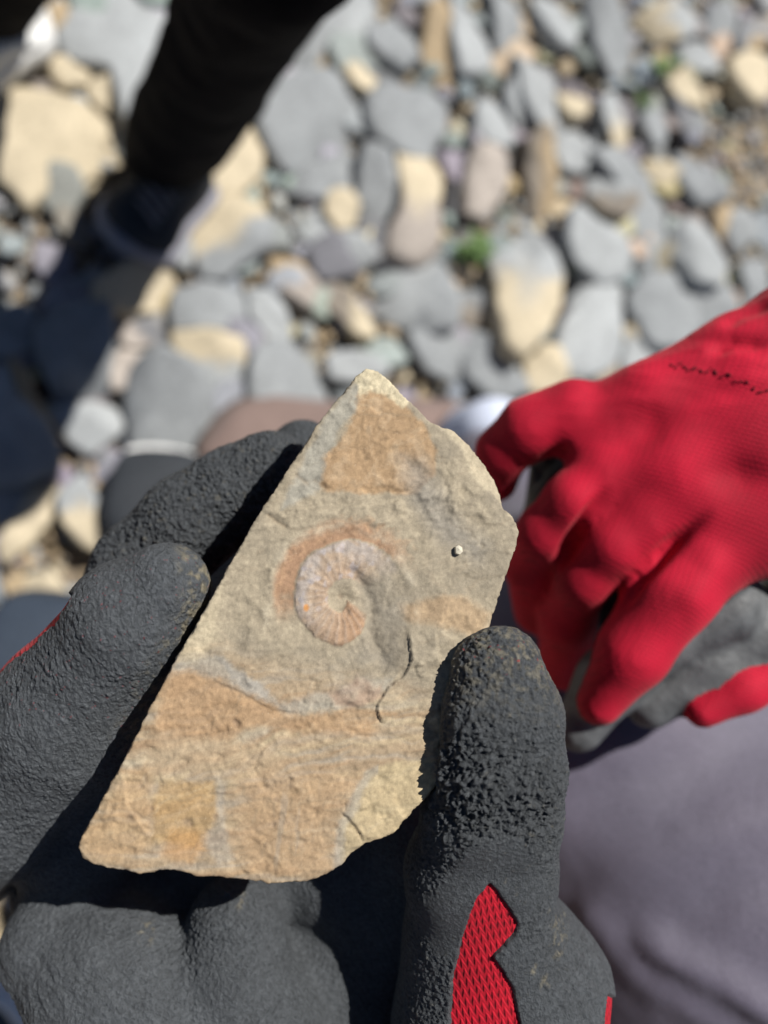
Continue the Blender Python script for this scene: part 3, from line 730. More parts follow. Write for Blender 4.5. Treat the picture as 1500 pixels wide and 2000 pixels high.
# rusty field near the tip and its grey flanks
lay(reg([(560,960),(600,880),(640,815),(680,758),(720,735),(700,790),(655,850),(640,930),(618,965),(545,990)], 7), (.31, .30, .255), .85)
up = reg([(700,762),(745,762),(790,790),(828,828),(852,880),(848,925),(815,962),(740,968),(640,958),(625,945),(640,890),(672,850),(690,800)], 6)
lay(up, (.38, .25, .135), .85); lay(up * smooth(.0, .5, nm), (.42, .32, .21), .5)
lay(reg([(780,890),(830,900),(880,1000),(950,1060),(940,1100),(860,1060),(800,980)], 25), (.25, .235, .205), .7)
crumb = reg([(690,740),(715,715),(760,735),(800,785),(790,800),(750,770),(720,765),(700,775)], 4)
lay(crumb, (.62, .55, .38), .8); H += crumb * 2.5 * fbm(np.stack([X / 11, Y / 11, X * 0], 1), 3)
lay(reg([(780,1180),(900,1165),(960,1200),(930,1240),(860,1220),(790,1210)], 12), (.40, .27, .15), .6)
lay(reg([(330,1270),(400,1190),(430,1150),(425,1250),(380,1300)], 14), (.55, .475, .33), .6)
# the ammonite
cx, cy = 668.0, 1168.0
dx, dy = XX * .6 + X * .4 - cx, YY * .6 + Y * .4 - cy
phi = np.degrees(np.arctan2(dy, dx)) % 360; rad = np.hypot(dx, dy)
best = np.full(len(X), 1e9); S_ = np.zeros(len(X)); Wd = np.ones(len(X))
pk = np.array([-330, -200, -90, 0, 40, 90, 180, 270, 360, 420, 470]); pr = np.array([4, 9, 13, 22, 36, 60, 60, 74, 88, 122, 160.]); pw = np.array([4, 6, 8, 12, 27, 32, 33, 37, 44, 44, 42.])
sgn = np.zeros(len(X))
for turn in (-360, 0, 360):
    s = phi + turn; rc = np.interp(s, pk, pr); w = np.interp(s, pk, pw)
    q = np.abs(rad - rc) / w; okk = (s > -330) & (s < 470) & (q < best)
    best = np.where(okk, q, best); S_ = np.where(okk, s, S_); Wd = np.where(okk, w, Wd); sgn = np.where(okk, (rad - rc) / w, sgn)
prof = np.sqrt(np.clip(1 - np.clip(best, 0, 1) ** 2, 0, 1))
amp = np.interp(S_, [-330, -20, 20, 45, 90, 200, 270, 310, 350, 400, 470], [1.5, 2.5, -1, 9, 10, 8, 6, 1.2, -1.2, -1.8, 0])
rib = np.sin(np.radians(S_) * 26 + 1.2 * sgn)
inw = smooth(1.05, .9, best)
H += .78 * amp * prof + 0.5 * inw * fbm(np.stack([X / 8, Y / 8, X * 0 + 12], 1), 3) + rib * prof * np.interp(S_, [-330, 30, 60, 280, 330, 470], [.2, .4, .9, .8, .4, .1])
H += -7 * smooth(30, 8, rad)                                         # the hollow umbilicus
endw = smooth(60, 46, S_) * smooth(25, 40, S_) * inw
body = inw * smooth(30, 48, S_) * smooth(345, 290, S_)
lay(body, (.38, .285, .205), .85)
lay(body * smooth(-.3, .5, sgn + .4 * nm) * smooth(120, 190, S_) * smooth(-.6, .1, fbm(np.stack([X / 25, Y / 25, X * 0 + 44], 1), 2)), (.39, .355, .33), .75)
lay(body * smooth(.1, -.6, sgn) * smooth(120, 175, S_), (.37, .27, .19), .7)
lay(body * smooth(150, 60, S_), (.38, .225, .125), .7)
lay(body * smooth(.15, .5, fbm(np.stack([X / 20, Y / 20, X * 0 + 3], 1), 2)) * smooth(130, 180, S_), (.40, .385, .42), .5)
lay(body * smooth(.2, .9, rib), (.56, .50, .44), .16)
lay(smooth(9, 5, np.hypot((X - 598) * 1.3, Y - 1187)), (.56, .25, .06), .85)
halo = smooth(1.0, 1.15, np.where(S_ > 150, sgn, 0)) * smooth(2.5, 2.0, sgn) * smooth(150, 185, S_) * smooth(345, 300, S_)
lay(halo * smooth(172, 132, rad + 18 * nm) * smooth(-.9, .1, nl + nm * .6 + .4), (.35, .205, .12), .85)
lay(halo * smooth(-.1, .5, fbm(np.stack([X / 14, Y / 14, X * 0 + 33], 1), 2)), (.42, .27, .16), .5)
H += halo * -1.5
edge = np.exp(-((rad - 148 + .12 * (phi - 200)) / 9) ** 2) * smooth(140, 170, phi) * smooth(360, 320, phi)
lay(edge * smooth(-.3, .3, nm), (.46, .41, .31), .5); H += edge * 1.8
rim = np.exp(-((sgn - 1.15) / .22) ** 2) * smooth(300, 330, S_)
lay(rim * smooth(-.3, .3, nm), (.40, .36, .28), .4); H += rim * 2.0
ng = inw * smooth(305, 345, S_)
lay(ng * smooth(-.3, .5, nm), (.25, .235, .20), .3)
lay(reg([(700,1110),(770,1140),(790,1230),(770,1310),(700,1290),(715,1210),(690,1150)], 14), (.21, .19, .155), .5)
H += 1.4 * inw * smooth(280, 330, S_) * fbm(np.stack([X / 16, Y / 16, X * 0 + 91], 1), 4)
H += -2.4 * reg([(690,1110),(745,1150),(770,1230),(770,1310),(730,1300),(722,1210),(700,1160)], 14)
H += -6.5 * np.exp(-(line_dist(XX, YY, [(690,1120),(715,1160),(725,1210),(735,1260),(745,1300)])[0] / 12) ** 2)
bv = smooth(-1, 5, np.interp(0, [0, 1], [0, 1]) + poly_sdf(XX, YY, [(836,818),(872,846),(900,880),(918,930),(948,960),(990,1003),(700,1200),(600,900)])) * (Y < 1010) * (X > 840)
lay(bv, (.46, .40, .285), .75)  # bevel facet painted lighter, as if catching the sun
# cracks, ledges, pits
def ledge(pts, h, fall, wdt=1.6):
    """the ground to the right of travel stands h px higher and falls off over `fall` px"""
    global H
    d, s, t = line_dist(X + wx2 * .7, Y + wy2 * .7, pts)
    ends = smooth(0, .12, t) * smooth(1, .85, t)
    H += h * ends * np.exp(-d / fall) * smooth(-wdt, wdt, d * s)
def groove(pts, h, w):
    global H, C
    d, s, t = line_dist(X + wx2 * .6, Y + wy2 * .6, pts)
    k = np.exp(-(d / w) ** 2) * smooth(0, .1, t) * smooth(1, .9, t)
    H -= h * k
    lay(k, (.2, .15, .1), .4)
ledge([(752,1418),(740,1398),(737,1375),(758,1342),(790,1318),(803,1290),(800,1255),(790,1225)], 10, 26)
ledge([(828,1325),(815,1318),(812,1300),(822,1290)], 6, 12)
ledge([(712,1645),(700,1622),(683,1600),(664,1583)], 6, 22)
groove([(664,1583),(683,1600),(700,1622),(708,1640)], 2.5, 2.5)
groove([(520,1003),(545,1022),(560,1030)], 3, 3)
groove([(610,935),(640,955),(625,960)], 2, 3)
groove([(575,925),(605,950)], 2.5, 3.5)
ledge([(500,1490),(512,1470),(525,1455)], 4, 14); ledge([(505,1515),(498,1500),(520,1470)], 3, 12)
ledge([(760,1480),(715,1512),(672,1560),(668,1600)], 3, 40)
ledge([(840,935),(800,962),(740,966),(650,962),(560,930)], -2.5, 30)
ledge([(560,1000),(640,985),(720,990),(800,975)], 3, 26); ledge([(420,1330),(470,1350),(530,1385),(600,1395)], -4, 22); ledge([(240,1500),(250,1570),(300,1640)], 3, 18); ledge([(600,1520),(612,1580),(600,1660)], 3, 20); ledge([(880,1180),(850,1240),(860,1300)], 3, 24)
groove([(600,1325),(620,1333)], 2.5, 4); groove([(695,1395),(703,1415)], 2.5, 3)
for (a, c_, r1, h1) in ((463,1414,7,8),(458,1408,4,4),(283,1520,7,4),(275,1535,5,4),(297,1578,4,4),(365,1605,8,4),(372,1612,5,4),(420,1595,5,3),(255,1595,8,3),(665,1165,5,4),(680,1195,6,4),(540,1560,6,2),(535,1610,5,3)):
    k = np.exp(-(np.hypot(X - a, (Y - c_)) / r1) ** 2); H -= h1 * k; lay(k, (.2, .15, .11), .55)
# thin broken layers: stepped edges that follow the bedding
for sd0, th0, hh0 in ((3.3, .12, 2.6), (3.3, -.28, 2.4), (8.1, .22, 2.2), (8.1, -.12, 1.8), (12.7, .3, 2.4)):
    n0 = fbm(np.stack([(X - .3 * Y) / 230, (Y + .2 * X) / 120, X * 0 + sd0], 1), 4, .42)
    away = smooth(120, 175, np.hypot(X - 690, Y - 1180)) * smooth(-.6, .2, nm + nl + .2)
    H += .62 * hh0 * smooth(th0 - .02, th0 + .02, n0) * away
    lay(smooth(.03, .0, np.abs(n0 - th0)) * away, (.45, .39, .28) if hh0 > 2.3 else (.27, .20, .13), .16)
# broad undulation + grain
H += 5 * fbm(np.stack([X / 170, Y / 170, X * 0 + 7], 1), 2) + 1.5 * fbm(np.stack([X / 34, Y / 26, X * 0], 1), 3)
H += 0.35 * fbm(np.stack([X / 6, Y / 6, X * 0 + 2], 1), 2) + 0.6 * fbm(np.stack([X / 9, Y / 9, X * 0], 1), 2) * (1 + .5 * lowm)
H += 1.2 * lowm * st
# strata on the sides turn darker brown below the face
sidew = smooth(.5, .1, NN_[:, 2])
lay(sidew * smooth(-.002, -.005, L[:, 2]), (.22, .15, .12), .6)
L2 = L + NN_ * (front * H * .000125)[:, None]
L2 += NN_ * ((1 - front) * .0003 * fbm(L * 900, 3))[:, None]
C *= (1 + .13 * nm + .16 * smooth(.1, .5, fbm(np.stack([X / 22, Y / 22, X * 0 + 60], 1), 3)) - .14 * smooth(.1, .5, -fbm(np.stack([X / 16, Y / 16, X * 0 + 66], 1), 3)) + .10 * fbm(np.stack([X / 7, Y / 7, X * 0 + 1], 1), 2))[:, None]
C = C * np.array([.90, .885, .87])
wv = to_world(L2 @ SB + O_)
ROOT_ROCK = empty('fossil_rock', to_world(P(560, 1400, .215)))
tag(ROOT_ROCK, 'broken slab of tan rock with an ammonite fossil held in the black glove', 'rock')
M_ROCK = mat_rock('fossil_sandstone', 700, 0.15, 0.00010, 0.8, speck=1300)
# the fossil itself is a part: the faces of the coil
shell = (inw > .5) & (((S_ > 36) & (S_ < 345)) | (rad < 26)) & (front > .5)
fs = shell[QF].all(1)
used, f2 = submesh(L2, QF, fs)
mesh_obj('ammonite', wv[used], f2.astype(np.int32), M_ROCK, parent=ROOT_ROCK, attrs={'col': np.clip(C[used], .02, .9)})
used, f2 = submesh(L2, QF, ~fs)
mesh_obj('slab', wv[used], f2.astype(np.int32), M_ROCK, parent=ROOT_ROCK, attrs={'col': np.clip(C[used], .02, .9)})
def rock_world(px, py, lift):
    u, v = px_to_uv(px, py); return to_world(np.array([u, v, lift]) @ SB + O_)
# the loose chip lying on the face
chip_px = [(887,1068),(894,1064),(902,1069),(903,1079),(896,1085),(888,1082)]
cv = [rock_world(a, b__, -.0003) for a, b__ in chip_px] + [rock_world(a * .85 + 895 * .15, b__ * .85 + 1075 * .15, .0013) for a, b__ in chip_px] + [rock_world(895, 1074, .0017)]
cf = [(k, (k + 1) % 6, 6 + (k + 1) % 6, 6 + k) for k in range(6)] + [(6 + k, 6 + (k + 1) % 6, 12) for k in range(6)]
cf = [t[::-1] for t in cf]
o = mesh_obj('stone_chip', cv, cf, M_ROCK, smooth=False, attrs={'col': np.tile(np.array([.58, .53, .42]), (13, 1))})
tag(o, 'tiny whitish chip resting on the fossil rock right of the ammonite', 'stone chip')

def rock_sdf(G):
    """distance to the slab, sampled for points G (3, ...) in camera space"""
    sh = G[0].shape; Q = np.stack([g.ravel() for g in G], 1) - O_
    u, v, w = Q @ SU, Q @ SV, Q @ SN
    iu = np.clip(((u - ua[0]) / HS), 0, len(ua) - 1.001); iv = np.clip(((v - va[0]) / HS), 0, len(va) - 1.001)
    a, c = iu.astype(int), iv.astype(int); fu, fv = iu - a, iv - c
    d = D2[a, c] * (1 - fu) * (1 - fv) + D2[a + 1, c] * fu * (1 - fv) + D2[a, c + 1] * (1 - fu) * fv + D2[a + 1, c + 1] * fu * fv
    # outside the raster: add the distance to it
    d = d + np.hypot(np.maximum(slo[0] - u, 0) + np.maximum(u - shi[0], 0), np.maximum(slo[1] - v, 0) + np.maximum(v - shi[1], 0))
    dz = np.maximum(w, -TH - w)
    return (np.sqrt(np.maximum(d, 0) ** 2 + np.maximum(dz, 0) ** 2) + np.minimum(np.maximum(d, dz), 0)).reshape(sh)

# ------------------------------------------------------------------ the hand that holds the rock
# chains of (px, py, depth cm, radius px)
F1 = [(324,1146,20.9,84),(255,1213,21.2,116),(140,1390,22.7,153),(10,1550,24.0,150),(-150,1650,25,160)]
F2 = [(528,924,24.6,80),(455,967,24.6,86),(375,1022,24.7,93),(275,1112,24.9,88),(215,1230,25.2,84),(120,1400,25.6,100),(-20,1560,25.8,130),(-150,1640,25.5,150)]
F3 = [(592,888,26.2,66),(520,960,26.4,80),(400,1090,26.2,95),(280,1280,26.4,100),(80,1560,26.4,115),(-60,1650,26.5,120)]
F4 = [(560,1100,23.2,80),(420,1250,23.4,95),(260,1480,24.4,112),(160,1640,25.0,118),(150,1790,25.0,100)]
TB = [(945,1312,20.2,62),(945,1400,20.1,75),(938,1500,20.15,78),(918,1590,20.6,84),(896,1700,21.5,98),(900,1830,22.3,105),(890,2000,22.7,125)]
TB2 = [(982,1300,20.3,74),(1010,1400,20.35,82),(1012,1500,20.5,84),(1000,1600,20.9,88),(980,1700,21.5,100),(970,1820,22.0,115),(960,1980,22.5,140)]
THN = [(1010,1850,22.5,120),(1035,1930,22.5,152),(1010,2080,22.7,185),(930,2320,23.4,240)]
PL1 = [(105,1852,23.8,104),(215,1915,23.8,160),(290,1955,23.8,165),(380,2020,23.8,180)]
PL2 = [(460,1810,23.6,92),(455,1900,23.5,108),(490,2010,23.4,138),(520,2200,23.6,200)]
PM = [(120,1740,26.2,90),(330,1740,26.4,120),(520,1650,26.4,130),(690,1690,25.6,130),(810,1640,24.6,100),(780,1760,25.4,120),(640,1900,27.0,220),(690,2150,26.4,220),(640,2500,26.0,250)]
WR = [(450,2230,23.9,230),(620,2320,24.6,260),(680,2650,27,270),(760,3300,33,270)]
WR2 = [(960,2340,24.2,220),(860,2650,27,250),(860,3300,33,250)]
groups = [F1, F2, F3, F4, TB, THN, PL1, PL2, PM, WR, WR2, TB2]
GN = ['F1', 'F2', 'F3', 'F4', 'TB', 'THN', 'PL1', 'PL2', 'PM', 'WR', 'WR2']
HG = 0.0014
hlo, hhi = chain_bounds([c for c in groups[:9]]); hlo[1] = P(0, 2560, .245)[1]; hhi[2] += .003
hlo[2] -= .008
lap('rock')
def hand_field(G):
    ds = [chain_sdf(G, c) for c in groups]
    palm = smin(ds[6], ds[7], .0035); palm = smin(palm, ds[8], .005); palm = smin(palm, ds[9], .008)
    th = smin(smin(ds[4], ds[11], .005), ds[5], .0035); th = smin(th, ds[10], .008)
    D = smin(palm, th, .004)
    fing = smin(smin(ds[0], ds[1], .0012), smin(ds[2], ds[3], .0015), .0012)
    D = smin(D, fing, .003)
    return np.maximum(D, -(rock_sdf(G) - .0001))
D, org = sparse_field(hand_field, hlo, hhi, HG)
GV, GF = surface_nets(D, org, HG)
lap('hand field')
print('hand coarse', len(GV), len(GF))
# lining: whole glove, a little inside
LV, LN, LF = subdiv(GV, GF, 1)
ROOT_HAND = empty('gloved_hand', to_world(P(700, 2300, .25)))
tag(ROOT_HAND, 'right hand in a black rubber coated red glove holding the fossil rock', 'gloved hand')
M_KNIT = mat_knit('red_knit', (.50, .006, .022), (0, 0, math.radians(12)), 4300, 2600, .00045)
M_COAT = mat_coating()
used = np.ones(len(LV), bool)
mesh_obj('knit_lining', to_world(LV - LN * .0006), LF, M_KNIT, parent=ROOT_HAND)
# coating: palm side
gn = np.cross(GV[GF[:, 2]] - GV[GF[:, 0]], GV[GF[:, 3]] - GV[GF[:, 1]]); gn /= np.linalg.norm(gn, axis=1)[:, None] + 1e-12
gxx, gyy = to_px(GV[GF].mean(1))
u0, GF2 = submesh(GV, GF, (gn[:, 2] > -.55) & (gyy < 2330))
CV, CN, CF = subdiv(GV[u0], GF2, 2)
lap('hand subdiv')
X, Y = to_px(CV)
vdir = -CV / np.linalg.norm(CV, axis=1)[:, None]; facing = (CN * vdir).sum(1)
Xn, Yn = X + 4 * fbm(np.stack([X / 34, Y / 34, X * 0], 1), 5, .65), Y + 4 * fbm(np.stack([X / 34, Y / 34, X * 0 + 8], 1), 5, .65)
red = np.minimum(
    poly_sdf(Xn, Yn, [(958,1725),(975,1745),(1012,1805),(1006,1822),(962,1868),(985,1900),(1002,1935),(1018,2010),(1030,2200),(870,2200),(882,1960),(884,1905),(892,1880),(905,1830),(918,1790),(935,1752)]),
    poly_sdf(Xn, Yn, [(1187,1945),(1200,1950),(1260,2010),(1300,2300),(1170,2300),(1178,2000)]))
edge_noise = .10 * fbm(CV * 160, 3)
nz = CN[:, 2]
lim = np.where((X < 160) & (Y > 1150) & ((X < 40 + (1400 - Y) * .4) | (Y > 1780)), .14, -.34)
cov = np.minimum(red / 4, (nz + edge_noise - lim) * 30)
cov = np.where((X < 150) & (((Y > 1160) & (Y < 1340)) | (Y > 1800)), np.minimum(cov, (facing - .26 + edge_noise) * 20), cov)
cov = np.where(Y > 2300, -1, cov)
dv = np.stack([chain_sdf(CV.T, c) for c in groups], 1)
g = dv.argmin(1)
dv[:, 4] = np.minimum(dv[:, 4], dv[:, 11]); f1, f2w, f3, tb, thn, pl1, pl2 = [np.exp(-np.maximum(dv[:, k] - dv.min(1), 0) / .0025) for k in (0, 1, 2, 4, 5, 6, 7)]
q = CV * 1000.0                                                   # millimetres
def nse(sx, sy, sz, o=3, rot=0.0, seed=0.0):
    c_, s_ = math.cos(rot), math.sin(rot)
    a = q[:, 0] * c_ + q[:, 1] * s_; b2 = -q[:, 0] * s_ + q[:, 1] * c_
    return np.stack([a / sx + seed, b2 / sy + seed, q[:, 2] / sz], 1), o
peb = fbm(*nse(1.5, 1.5, 1.5, 3)); lump = fbm(*nse(3.2, 2.4, 3, 3, .6, 5)); rid = ridged(*nse(3.6, 2.2, 3.4, 3, .9, 11))
strk = fbm(*nse(.65, 2.2, 1.6, 3, .25, 21)); soft = fbm(*nse(7, 4, 6, 3, .8, 31)); fold = ridged(*nse(14, 3.0, 9, 2, 2.5, 41))
vein = ridged(*nse(2.0, 3.0, 2.4, 2, .4, 51))
def worm(sx, sy, rot, seed, warp=.5):
    c_, s_ = math.cos(rot), math.sin(rot)
    a = (q[:, 0] * c_ + q[:, 1] * s_) / sx + seed; b2 = (-q[:, 0] * s_ + q[:, 1] * c_) / sy + seed; z = q[:, 2] / (.5 * (sx + sy))
    P3 = np.stack([a, b2, z], 1); wv_ = np.stack([perlin(P3 * .8 + 13), perlin(P3 * .8 + 29), perlin(P3 * .8 + 57)], 1)
    n_ = np.abs(perlin(P3 + warp * wv_)); return np.clip(1 - n_ / .34, 0, 1) ** 1.4
w1 = worm(3.3, 1.7, .8, 3); w2 = worm(1.9, 1.2, .4, 8); w3 = worm(2.6, 1.4, 1.9, 15)
crust = .6 * np.clip(perlin(q / .95 + 5) * 1.6, -.5, 1)
mid = np.exp(-((Y - 1545 - .2 * (X - 960)) / 120) ** 2)
tipm = smooth(1430, 1330, Y)
smoothp = smooth(12, -12, poly_sdf(Xn, Yn, [(925,1652),(1010,1630),(1052,1690),(1062,1745),(1010,1800),(960,1735),(905,1765),(850,1750),(880,1700)]))
smoothp = np.maximum(smoothp, smooth(12, -12, poly_sdf(Xn, Yn, [(835,1745),(912,1760),(905,1830),(888,1880),(850,1860),(820,1810)])))
smoothp = np.maximum(smoothp, smooth(14, -14, poly_sdf(Xn, Yn, [(1000,1830),(1035,1850),(1060,1930),(1120,2010),(1020,2010),(985,1890)])))
h = np.zeros(len(CV))                                             # mm
h += tb * (mid * (.74 * w1 + .34 * w2 + .15 * lump) + tipm * (.25 * crust + .15 * lump) + .10 * peb + .18 * w2 + .10 * crust)
h += f2w * (.36 * lump + .34 * w2 + .26 * crust + .35 * w3 * smooth(420, 540, X)) * smooth(.0, .3, f2w)
h += f3 * (.3 * w3 + .3 * crust)
h += f1 * (.24 * strk + .26 * soft + .10 * w2 + .08 * crust + .16 * lump * smooth(260, 120, X))
h += pl1 * (.08 * peb + .07 * w2 + .20 * soft + .42 * fold * smooth(1780, 1900, Y) * smooth(420, 180, X))
h += pl2 * (.30 * crust + .26 * w2) * smooth(2000, 1800, Y + .2 * (X - 450)) + pl2 * .14 * peb
h += thn * (.20 * peb + .30 * fold * smooth(1040, 1090, X) + .25 * soft)
h += .06 * peb
h += .16 * fbm(q / .75, 2)
h *= (.3 + .7 * smooth(.05, .6, facing)) * (1.25 + .4 * fbm(q / 14 + 3, 2) + .45 * np.clip(tb + f2w, 0, 1)) * (1 - .85 * smoothp)
# crack lines in the latex over the thumb root
for pts, dep in (([(1042,1490),(1050,1540),(1040,1560),(1048,1620)], .8), ([(1070,1800),(1105,1840),(1130,1900),(1150,1960)], .8), ([(1062,1840),(1090,1900),(1125,1950),(1140,2000)], .7), ([(1085,1780),(1110,1830),(1150,1880),(1175,1950)], .9), ([(1150,1790),(1120,1850),(1125,1900)],.4), ([(185,1745),(200,1800),(205,1830)], .5), ([(120,1830),(145,1880),(170,1920),(230,1990)], .5), ([(60,1850),(110,1920),(190,2000)], .5)):
    d_, s_, t_ = line_dist(Xn, Yn, pts)
    h -= .5 * dep * np.exp(-(d_ / 4.5) ** 2) * smooth(0, .1, t_) * smooth(1, .9, t_) * (facing > 0)
h = np.clip(h, -.95, 2.2) * smooth(.0001, .0032, rock_sdf(CV.T))
colr = np.tile(np.array([.088, .096, .104]), (len(CV), 1)) * (1 - .12 * np.clip(tb + f2w + f3, 0, 1) + .10 * pl1 + .12 * f1)[:, None]
colr *= (1 + .14 * soft + .12 * fbm(q / 2.2 + 90, 3))[:, None]
dust_c = np.array([.27, .24, .17])
def dust(w, a):
    global colr
    w = (np.clip(w, 0, 1) * a)[:, None]; colr = colr * (1 - w) + dust_c * w
dust(f1 * smooth(70, 15, np.abs(np.hypot(X - 300, Y - 1150) - 95)) * smooth(330, 370, X) * smooth(-.3, .6, lump + peb * .5), .85)
dust(f1 * smooth(60, 5, line_dist(X, Y, [(415,1120),(395,1200),(330,1290),(260,1440)])[0]) * smooth(-.1, .5, lump + strk * .4), .6)
dust(tb * smooth(1440, 1260, Y) * smooth(-.2, .5, peb + .4 * lump), .6); dust(tb * smooth(.5, .9, peb), .3)
dust(f2w * smooth(.35, .8, peb + lump * .3), .35)
for (a, c_, r_) in ((1090,1810,30),(1085,1850,24),(1040,1890,14),(1062,1920,18),(285,1820,32),(470,1760,22)):  # patches of dust; the left palm one also paints in glints
    dust(1.0 * smooth(r_, r_ * .3, np.hypot((X - a) * 1.3, (Y - c_) * .8)) * smooth(-.05, .45, peb), .55)
sp = perlin(q / .62 + 77)
rs_ = smooth(.68, .78, sp) * (facing > .2)
redw = (tb * tipm * smooth(1330, 1290, Y) + .5 * f1 * (np.abs(Y - 1200) < 220)) * rs_
colr = colr * (1 - redw[:, None] * .9) + np.array([.45, .02, .03]) * redw[:, None] * .9
lift = smooth(-.1, .8, cov)
off_ = .0004 * lift - .0007 * (1 - lift) + h * .001 * lift
CV2 = CV + CN * off_[:, None]
# keep the wrinkles out of the rock
rd = rock_sdf(CV2.T); pen = rd < .0002
CV2[pen] = CV[pen] - CN[pen] * .0001
keep = (cov > 0)[CF].any(1)
used, f2 = submesh(CV2, CF, keep)
print('coating quads', len(f2))
mesh_obj('rubber_coating', to_world(CV2[used]), f2.astype(np.int32), M_COAT, parent=ROOT_HAND, attrs={'col': np.clip(colr[used], .005, .8)})

lap('coating')

# ------------------------------------------------------------------ crouching person on the right
def implicit(chains, ks, hg, levels=1, k_all=.006, sub=None, ylim=None):
    lo, hi = chain_bounds(chains); 
    def fn(Gd):
        Dd = None
        for c, k in zip(chains, ks):
            s = chain_sdf(Gd, c, .008)
            Dd = s if Dd is None else smin(Dd, s, k)
        return Dd
    Dd, og = sparse_field(fn, lo - hg * 4, hi + hg * 4, hg)
    V, F = surface_nets(Dd, og, hg)
    return subdiv(V, F, levels)
PERSON = empty('person', ground_pt(760, 880, 0.0))
tag(PERSON, 'crouching person in dark purple grey trousers and a red work glove', 'person')
# glove: back of the right hand and its fingers
B1 = [(1640,640,27.5,120),(1450,740,27.5,125),(1270,800,27.6,92),(1130,835,28.0,66)]
B2 = [(1640,700,27.5,130),(1460,830,27.2,130),(1300,900,27.3,98),(1190,930,27.5,74)]
B3 = [(1660,760,27.5,140),(1500,900,27.1,135),(1370,970,27.1,100),(1270,1020,27.2,78)]
B4 = [(1680,820,27.8,150),(1560,980,27.2,140),(1460,1020,27.1,110),(1370,1080,27.1,88)]
P1 = [(1120,808,28.0,68),(1035,838,28.3,60),(982,882,29.0,50),(968,938,30.2,44)]
P2 = [(1200,915,27.5,66),(1122,978,27.4,57),(1062,1040,28.1,51),(1036,1105,29.8,48),(1052,1190,31.8,50)]
P3 = [(1285,985,27.2,72),(1202,1062,27.2,59),(1142,1130,28.0,52),(1108,1205,29.8,52),(1106,1295,32.0,54)]
P4 = [(1400,1050,27.1,94),(1312,1155,26.9,84),(1235,1275,27.1,68),(1172,1372,27.6,44)]
P5 = [(1720,1180,28.3,70),(1560,1290,28.0,48),(1450,1345,27.9,44),(1372,1388,27.9,34)]
Q4 = [(1400,1180,28.4,90),(1290,1240,28.3,66),(1190,1330,28.5,62),(1130,1420,28.8,48)]       # coated underside of the index finger
Q5 = [(1640,1150,28.6,110),(1480,1240,28.5,66),(1380,1290,28.6,62),(1270,1372,28.8,50)]       # coated palm edge
Q6 = [(1085,895,30.6,48),(1095,1040,31.2,76),(1150,1190,31.6,80),(1270,1120,31.0,100)]
WRI = [(1640,690,27.6,165),(1760,570,28.2,165),(1980,450,29,170)]
rg = [B1, B2, B3, B4, P1, P2, P3, P4, P5, Q4, Q5, WRI, Q6]
lo_, hi_ = chain_bounds(rg); HR = .0018
def glove_field(Gr):
    dr = [chain_sdf(Gr, c) for c in rg]
    hb = dr[0]
    for k in (1, 2, 3): hb = smin(hb, dr[k], .008)
    hb = smin(hb, dr[11], .012)
    hb = smin(hb, smin(dr[10], dr[8], .003), .004)
    for k in (4, 5, 6, 7): hb = smin(hb, dr[k], .003)
    return smin(smin(hb, dr[9], .0015), dr[12], .001)
hb, og = sparse_field(glove_field, lo_, hi_, HR)
V_, F_ = surface_nets(hb, og, HR)
RV, RN, RF = subdiv(V_, F_, 1)
X, Y = to_px(RV)
dd = np.stack([chain_sdf(RV.T, c) for c in rg], 1); gi = dd.argmin(1)
qr = RV * 1000
hh = .08 * fbm(qr / 9, 3) + .5 * ridged(np.stack([qr[:, 0] / 22, qr[:, 1] / 7, qr[:, 2] / 14], 1), 2) * smooth(900, 700, Y)
for pts, dep, w_ in (([(1395,995),(1305,1070),(1245,1130),(1200,1200)], 4.5, 15), ([(1190,945),(1125,1040),(1085,1120)], 3.5, 13), ([(1120,868),(1055,915),(1010,965)], 4.0, 13), ([(1420,1060),(1330,1210)], -1.2, 30), ([(1290,780),(1400,760),(1520,770)], .9, 22), 
                     ([(1370,690),(1430,668),(1520,672)], 3.0, 16), ([(1400,640),(1450,610),(1520,590)], 2.0, 14)):
    d_, s_, t_ = line_dist(X, Y, pts); hh -= dep * np.exp(-(d_ / w_) ** 2) * smooth(.0, .5, RN[:, 2]) * smooth(0, .35, t_) * smooth(1, .7, t_)
hh -= 3.6 * np.exp(-(((X - 1268) * .8 - (Y - 830) * .6) / 62) ** 2 - (((X - 1268) * .6 + (Y - 830) * .8) / 40) ** 2) * smooth(0, .5, RN[:, 2])  # hollow shaped into the back of the hand to imitate a cast shadow
hh -= 2.0 * np.exp(-((X - 1440) / 60) ** 2 - ((Y - 930) / 34) ** 2) * smooth(0, .5, RN[:, 2])
RV2 = RV + RN * (hh * .001)[:, None]
M_RED = mat_knit('red_knit_glove', (.53, .006, .032), (0, 0, math.radians(-32)), 5200, 4200, .00012)
M_DCOAT = mat_plain('dusty_black_latex', (.10, .105, .108), .55, 140, .45, .0012, .45)
iscoat = (gi == 9) | (gi == 10) | (gi == 12)
iscoat |= (RN[:, 2] < -.35) & (gi != 11) & (Y > 760)
fc = iscoat[RF].any(1)
u1, k1 = submesh(RV2, RF, ~fc)
mesh_obj('glove', to_world(RV2[u1]), k1.astype(np.int32), M_RED, parent=PERSON)
u1, k1 = submesh(RV2, RF, fc)
mesh_obj('glove_coating', to_world(RV2[u1] + RN[u1] * .0002), k1.astype(np.int32), M_DCOAT, parent=PERSON)
